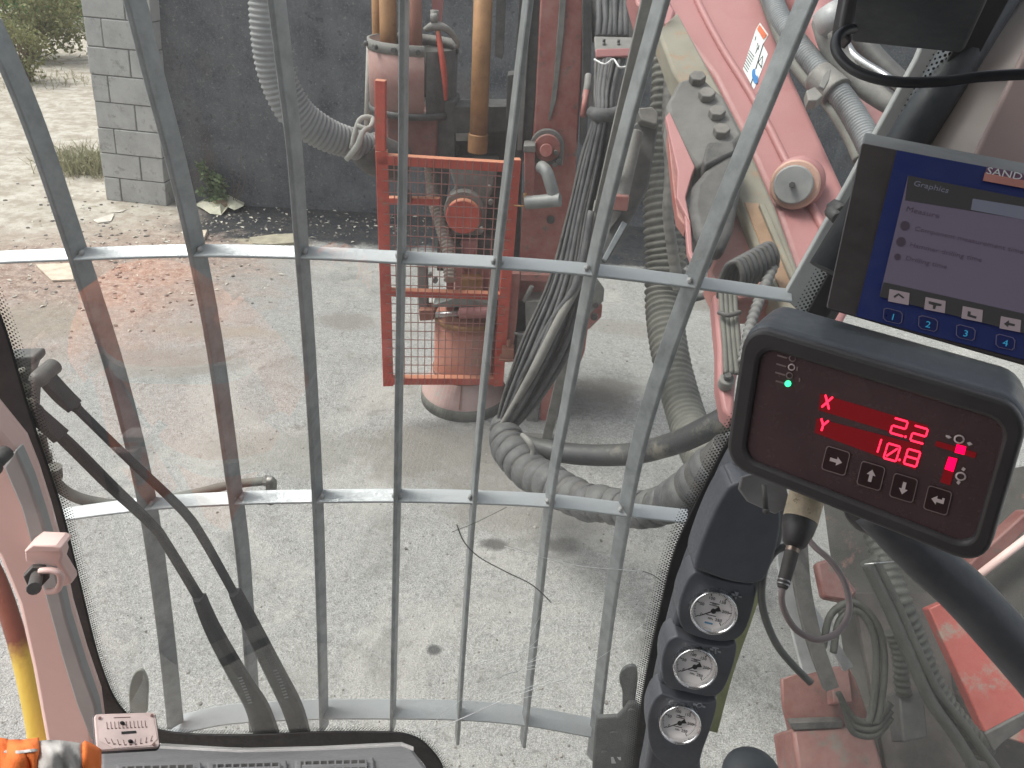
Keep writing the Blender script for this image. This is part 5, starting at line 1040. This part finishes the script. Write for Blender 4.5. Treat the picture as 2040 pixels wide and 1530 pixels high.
pinkw = M('pinkish_white_print', (.62,.52,.52), .6, bump=0, var=.02); fnt = M('faint_face_print', (.25,.18,.18), .6, bump=0)
mb = MB(); 
def ringf(mb, x, y, r, w_): 
    o0 = RQ.at(x,y,-.005); k = r_at(1, o0); mb.lathe(o0, RQ.n, [((r-w_)*k,0),((r+w_)*k,0),((r+w_)*k,.0003),((r-w_)*k,.0003)], 20)
ringf(mb,1911,875,8,1.6); ringf(mb,1914,949,8,1.6)
for pts in ([(1884,866),(1892,868),(1896,872),(1890,874),(1884,870)],[(1926,882),(1932,880),(1938,885),(1930,888)],[(1919,930),(1924,934),(1920,939),(1915,935)],[(1909,956),(1914,960),(1910,966),(1905,961)]): mb.prism(pr_(pts,-.005), RQ.n*.0003)
mb.build('level_symbols', pinkw, ro)
ar = {'r':[(-12,-3.5),(2,-3.5),(2,-9),(13,0),(2,9),(2,3.5),(-12,3.5)]}
ar['u'] = [(-a_[1], -a_[0]) for a_ in ar['r']]; ar['d'] = [(a_[1], a_[0]) for a_ in ar['r']]; ar['e'] = [(13,-8),(13,3.5),(-2,3.5),(-2,9),(-13,0),(-2,-9),(-2,-3.5),(8,-3.5),(8,-8)]
for k_, (x,y) in (('r',(1665,918)),('u',(1735,948)),('d',(1800,972)),('e',(1868,997))):
    c_, s_ = math.cos(math.radians(17)), math.sin(math.radians(17))
    box_ = []
    for cx,cy,a0 in ((19,-19,-90),(19,19,0),(-19,19,90),(-19,-19,180)):
        for q_ in range(4): a = math.radians(a0+30*q_); box_.append((cx+6*math.cos(a), cy+6*math.sin(a)))
    tfm = lambda p: (x+p[0]*c_-p[1]*s_*.8, y+p[0]*s_+p[1]*c_)
    key = MB().prism(pr_([tfm(p) for p in box_], -.0053), RQ.n*.0012).build('arrow_key', M('key_dark',(.035,.014,.016),.35,bump=0) if 'key_dark' not in bpy.data.materials else bpy.data.materials['key_dark'], ro, .0003)
    mb = MB(); bo = [tfm(p) for p in box_]; bi = [tfm((p[0]*.93,p[1]*.93)) for p in box_]; n_ = len(bo); vs = pr_(bo,-.0040)+pr_(bi,-.0040); mb.add(vs, [(i,(i+1)%n_,n_+(i+1)%n_,n_+i) for i in range(n_)]); mb.build('key_outline', fnt, key, flat=True)
    MB().prism(pr_([tfm(p) for p in ar[k_]], -.0040), RQ.n*.0004).build('arrow', pinkw, key)
for i,(x,y) in enumerate(((1579,714),(1577,731.5),(1573,748))):
    mb = MB(); ringf(mb, x, y, 6, 1.2); mb.build('status_ring', fnt if i != 1 else pinkw, ro)
MB().prism(pr_(blob(1570,764,6.5),-.005), RQ.n*.001).build('green_led', E('green_led_lit',(.05,.9,.35), 1.2, (.05,.4,.15)), ro)
mb = MB()
for x,y in ((1549,706),(1547,723),(1545,740),(1546,757)): mb.prism(pr_([(x,y),(x+20,y+6),(x+19,y+9),(x-1,y+3)],-.005), RQ.n*.0003)
for x,y in ((1587,730),(1592,752)): mb.prism(pr_([(x,y),(x+3,y+1),(x+2,y+9),(x-1,y+8)],-.005), RQ.n*.0003)
mb.build('status_labels', fnt, ro)
# stem and cable connector under the readout
stm = M('flaked_cream_paint', (.55,.46,.33), .7, 0, 0, sc=60, wear=(.16,.09,.06), bump=.3)
cn = thing('cable_connector', 'flaking cream threaded stem with black plug hanging under the readout box', 'connector', P(1575,1150,.72))
ax0, ax1 = P(1608,985,.73), P(1560,1165,.70)
def axp(t_): return ax0.lerp(ax1, t_)
k = r_at(1, ax0)
MB().tube([(axp(0), 34*k),(axp(.3), 33*k)], 28).build('cream_stem', stm, cn, .001)
MB().tube([(axp(.28), 33*k),(axp(.42), 30*k),(axp(.56), 22*k),(axp(.6), 14*k)], 28).build('black_boot', blk, cn)
MB().tube([(axp(.56), 13*k),(axp(.66), 13*k)], 20).build('metal_ring', M('bronze_ring',(.30,.24,.2),.35,.8), cn, .001)
MB().tube([(axp(.64), 13.5*k),(axp(.98), 12*k),(axp(1.04), 9*k)], 20).build('plug', rubber, cn, .001)
mb = MB(); 
for q_ in (.95,.99): mb.tube([(axp(q_), 12.6*k),(axp(q_+.015), 12.6*k)], 20)
mb.build('plug_rings', chrome, cn)
tag(MB().tube(cr([(P(x,y,d), .0032) for x,y,d in [(1562,1160,.70),(1557,1190,.70),(1566,1225,.71),(1590,1258,.72),(1630,1274,.72),(1670,1258,.73),(1692,1215,.74),(1682,1160,.75),(1655,1118,.76),(1622,1088,.77),(1600,1060,.78)]],8), 12).build('cable', M('mauve_grey_cable',(.23,.19,.19),.5,0,.1)), 'mauve grey cable looping down from the black plug and back up', 'cable')
tag(MB().tube(cr([(P(x,y,1.05), .0055) for x,y in [(1570,1088),(1545,1098),(1524,1130),(1517,1185),(1526,1235),(1548,1285),(1580,1325),(1615,1360)]],8), 12).build('cable', M('dark_green_grey_cable',(.08,.09,.085),.5,0,.15)), 'dark thicker cable bowing out left of the mauve loop', 'cable')
slabd('mount_plate', [(1478,950,.80),(1560,930,.80),(1575,1010,.80),(1545,1025,.82),(1490,1000,.82),(1472,975,.81)], 0, .006, M('grey_mount_plate',(.22,.22,.22),.5), con_, .004)
mb = MB(); mb.tube([(P(1522,965,.79),.003),(P(1526,1016,.79),.003)], 8); mb.ball(P(1526,1018,.79), .004, 8, 6); mb.build('mount_screw', dsteel, con_)
am = thing('monitor_arm', 'thick dark grey support arm running from behind the readout to the right edge', 'arm', P(2040,1330,.8))
mb = MB(); mb.tube(cr([(P(1740,1010,.84),.026),(P(1840,1110,.83),.027),(P(1920,1180,.82),.028),(P(2040,1310,.81),.029),(P(2160,1450,.80),.030)],5), 24); mb.build('arm_tube', M('slate_arm_plastic',(.06,.065,.075),.42,0,.08), am)
mb = MB(); mb.ball(P(1740,1010,.86), .033, 20, 14); mb.build('arm_joint', blk, am)
# ================================================================ MONITOR
MQ = Quad((1717,283),(2117,362),(2075,735),(1646,612), .72)
mo = thing('touch_monitor', 'dark framed monitor with a blue keypad bezel and dim grey menu screen above the readout', 'monitor', MQ.uv(.2,1.0))
ofm = back(MQ, 1717, 283, 1722, 258, .035)
loft([rrect(MQ,0,0,1,1,.015,.02,-.003,4), rrect(Off(MQ,ofm,.99),0,0,1,1,.015,.02,-.003,4)]).build('case', M('grey_monitor_case',(.26,.275,.275),.6,0,.1,sc=10,bump=.03), mo, .004, 3)
MB().prism(rrect(MQ,.0,.0,1,1,.012,.02,-.0035,4), MQ.n*.003).build('front_frame', M('brown_grey_frame',(.065,.055,.055),.45,bump=0), mo, .001)
def pm(pts, h=0.): return [MQ.at(x,y,h) for x,y in pts]
def mm_(pts, name, mat, h, par=mo, th=.0003): return MB().prism(pm(pts,h), MQ.n*th).build(name, mat, par)
mm_([(1787,300),(2150,368),(2150,740),(2040,717),(1705,630)], 'blue_bezel', M('royal_blue_film',(.022,.035,.145),.4,bump=0,var=.02), .0000, th=.0006)
scrm = NT('dim_menu_screen'); n_ = scrm.noise(6, 2); scrm.bsdf((.05,.045,.055), .12, 0, None, .5, (.60,.50,.72), .06); 
sc_ = MB().prism(pm([(1809,350),(2150,417),(2150,690),(2040,664),(1752,591)], .0012), MQ.n*.0003).build('screen', scrm.m, mo)
bar_ = E('screen_bar_dark', (.4,.38,.38), .02, (.04,.038,.04)); tabm = E('screen_tab', (.45,.48,.62), .09, (.05,.05,.06)); iconm = E('screen_icon_pale', (.75,.62,.66), .11, (.1,.08,.09)); txt = E('screen_text', (.3,.22,.32), .06, (.02,.018,.02))
mm_([(1809,350),(2150,417),(2150,455),(2130,452),(1803,399)], 'title_bar', bar_, .0018, sc_); mm_([(1762,568),(2150,645),(2150,690),(2040,664),(1752,591)] and [(1760,562),(2150,650),(2150,690),(2040,664),(1752,591)], 'icon_bar', bar_, .0018, sc_)
mm_([(1938,396),(2150,430),(2150,458),(1934,418)], 'tab', tabm, .0022, sc_)
def mtext(s, x, y, size, mat, h=.0022, al='LEFT', par=sc_):
    p = MQ.at(x,y,h); r = (MQ.at(x+60, y+13, h)-p).normalized(); u_ = MQ.n.cross(r); k = r_at(1, p); return text(s, 'screen_text', p, r, u_, size*k*2, mat, par, .0001, al)
mtext('Graphics', 1820, 365, 9, tabm); mtext('Measure', 1805, 416, 9, txt); mtext('Component measurement time', 1822, 455, 7.5, txt); mtext('Hammer drilling time', 1812, 487, 7.5, txt); mtext('Drilling time', 1804, 514, 7.5, txt)
mb = MB()
for x,y,r in ((1803,450,10),(1795,482,10),(1788,512,7)): mb.prism(pm(blob(x,y,r),.0022), MQ.n*.0002)
mb.build('menu_icons', txt, sc_)
for i,(x,y) in enumerate(((1790,592),(1862,608),(1936,626),(2012,646))):
    q_ = [(x-18,y-16),(x+22,y-8),(x+20,y+16),(x-21,y+8)]; ic = mm_(q_, 'soft_key_icon', iconm, .0022, sc_)
    g_ = [[(x-10,y-2),(x,y-8),(x+12,y+1),(x+9,y+3),(x,y-4),(x-8,y+2)], [(x-12,y-8),(x+14,y-2),(x+13,y+2),(x+3,y+1),(x+1,y+8),(x-4,y+7),(x-3,y),(x-12,y-3)], [(x-8,y-6),(x-2,y-5),(x-3,y+1),(x+10,y+5),(x+8,y+9),(x-9,y+4)], [(x-12,y-1),(x-2,y-8),(x-2,y-3),(x+10,y),(x+9,y+4),(x-3,y+2),(x-4,y+6)]][i]
    MB().prism(pm(g_,.0028), MQ.n*.0002).build('icon_glyph', bar_, ic)
outl = M('key_outline_mauve', (.16,.14,.24), .5, bump=0); num = E('key_number_cyan', (.05,.45,.75), .22, (.03,.15,.25))
for i,(x,y) in enumerate(((1779,632),(1849,647),(1924,665),(2003,684))):
    pts = [(x-19,y-17),(x-12,y-19),(x+15,y-12),(x+20,y-6),(x+18,y+10),(x+13,y+14),(x-14,y+8),(x-20,y+2)]; inn = [(x+(a-x)*.9, y+(b_-y)*.9) for a,b_ in pts]; n_ = len(pts)
    kk = MB().prism(pm(inn,.0008), MQ.n*.0006).build('number_key', M('key_blue',(.018,.028,.12),.35,bump=0) if i == 0 else bpy.data.materials['key_blue'], mo)
    MB().add(pm(pts,.0016)+pm(inn,.0016), [(j,(j+1)%n_,n_+(j+1)%n_,n_+j) for j in range(n_)]).build('key_rim', outl, kk, flat=True)
    t_ = mtext(str(i+1), x, y, 10, num, .0018, 'CENTER', kk)
bd = mm_([(1966,332),(2110,360),(2106,385),(1958,360)], 'badge', M('badge_mauve',(.20,.10,.17),.5,bump=0), .0012)
mm_([(1962,344),(2110,374),(2107,388),(1958,360)], 'badge_strip', M('badge_salmon',(.62,.27,.22),.5,bump=0), .0018, bd)
p = MQ.at(1965,340,.0020); r = (MQ.at(2025,351,.0020)-p).normalized(); text('SANDVIK', 'badge_text', p, r, MQ.n.cross(r), r_at(1,p)*24, white, bd, .0002, 'LEFT')
# black box at the top with its cable
bb = thing('black_box', 'dark slate rectangular box mounted at the top right above the monitor', 'box', P(1800,105,.62))
BQ = Quad((1712,-110),(2010,-90),(1918,108),(1690,84), .62)
MB().prism(rrect(BQ,0,0,1,1,.05,.06,0,5), -BQ.n*.03).build('case', blk2, bb, .006, 4)
MB().prism([P(x,y,.635) for x,y in ((1690,-40),(1716,-40),(1700,84),(1682,66),(1672,56))], F*.02).build('side_flange', blk, bb, .004)
tag(MB().tube(cr([(P(x,y,d), .0042) for x,y,d in [(1700,58,.64),(1682,62,.63),(1666,78,.62),(1668,105,.61),(1695,135,.60),(1740,155,.59),(1800,164,.58),(1880,162,.57),(1950,153,.56),(2060,147,.55)]],8), 14).build('cable', M('glossy_black_cable',(.02,.022,.025),.4,bump=0)), 'black cable looping from the slate box to the right edge', 'cable')
# hi-vis garment at the lower left and joystick at the bottom
hv = thing('work_sleeve', 'orange hi-vis cloth with a grey reflective band at the bottom left corner', 'clothing', P(60,1560,.62))
def cloth(x0, x1, mat, name, v0=0., v1=1., lift=0.):
    """one zone of the same draped surface"""
    nx = max(4, int((x1-x0)/6)); ny = 14; vs = []; fs = []
    for r_i in range(ny+1):
        v = v0+(v1-v0)*r_i/ny
        for i in range(nx+1):
            x = x0+(x1-x0)*i/nx; yt = 1477+3*math.sin(x/22.)+(max(0, x-150)/42.)**2*16+max(0, -x)*.03
            y = yt+v*170+4*math.sin(x/16.)*v; rnd = .018*(1-min(1, v*6))**2
            d = .60+rnd+.05*(max(0, x-120)/75.)**2+.0035*math.sin(x/11.+v*7)+.002*math.sin(x/5.-v*16)-lift; vs.append(P(x, y, d))
    n = nx+1
    for r_i in range(ny):
        for i in range(nx): fs.append((r_i*n+i, r_i*n+i+1, (r_i+1)*n+i+1, (r_i+1)*n+i))
    o = MB().add(vs, fs, True).build(name, mat, hv); so_ = o.modifiers.new('t','SOLIDIFY'); so_.thickness = .003; so_.offset = 1; return o
cloth(-70, 75, hiv, 'orange_cloth'); cloth(75, 163, hig, 'reflective_band'); cloth(163, 195, hiv, 'orange_edge')
cloth(8, 76, hig, 'grey_piping', .085, .12, .0035)
js = thing('control_knob', 'dark rounded control knob at the bottom edge right of the gauges', 'knob', P(1497,1560,.8))
mb = MB(); c_ = P(1497,1545,.8); mb.ball(c_, (.032,.03,.026), 24, 14); mb.build('knob_top', blk2, js)
MB().cyl(c_-V((0,0,.10)), c_-V((0,0,.01)), .014, 16).build('knob_stem', rubber, js)

# unseen jacket shape, added so the windscreen reflects hi-vis orange
JX, JY = -.90, .0
jk = thing('reflection_jacket', 'unseen orange hi-vis jacket shape with silver bands, added for its reflection in the windscreen', 'jacket', V((JX,JY,.75)))
def ringj(z, rx, ry, sx=0., n=32):
    return [V((JX+sx+rx*math.cos(a)*(1+.06*math.sin(5*a+z*9)), JY+ry*math.sin(a)*(1+.09*math.sin(4*a+z*14)), z)) for a in [2*math.pi*k/n for k in range(n)]]
prof = [(.70,.21,.13,.14),(.85,.22,.14,.11),(.98,.21,.145,.06),(1.10,.20,.15,0),(1.25,.20,.15,-.05),(1.38,.21,.14,-.08),(1.48,.20,.12,-.10),(1.54,.12,.09,-.10),(1.56,.05,.04,-.10)]
loft([ringj(*p_) for p_ in prof]).build('jacket_body', hiv, jk)
for z, sx_ in ((.98,.055), (1.28,-.055)): loft([ringj(z, .218, .160, sx_), ringj(z+.05, .216, .160, sx_-.01)]).build('silver_band', hig, jk)
for s_ in (-1, 1):
    MB().tube(cr([(V((JX+s_*.16-.08,JY,1.44)),.065),(V((JX+s_*.27-.04,JY+.03,1.28)),.06),(V((JX+s_*.29+.04,JY+.08,1.05)),.055),(V((JX+s_*.25+.10,JY+.12,.85)),.05)],5), 16).build('sleeve', hiv, jk)
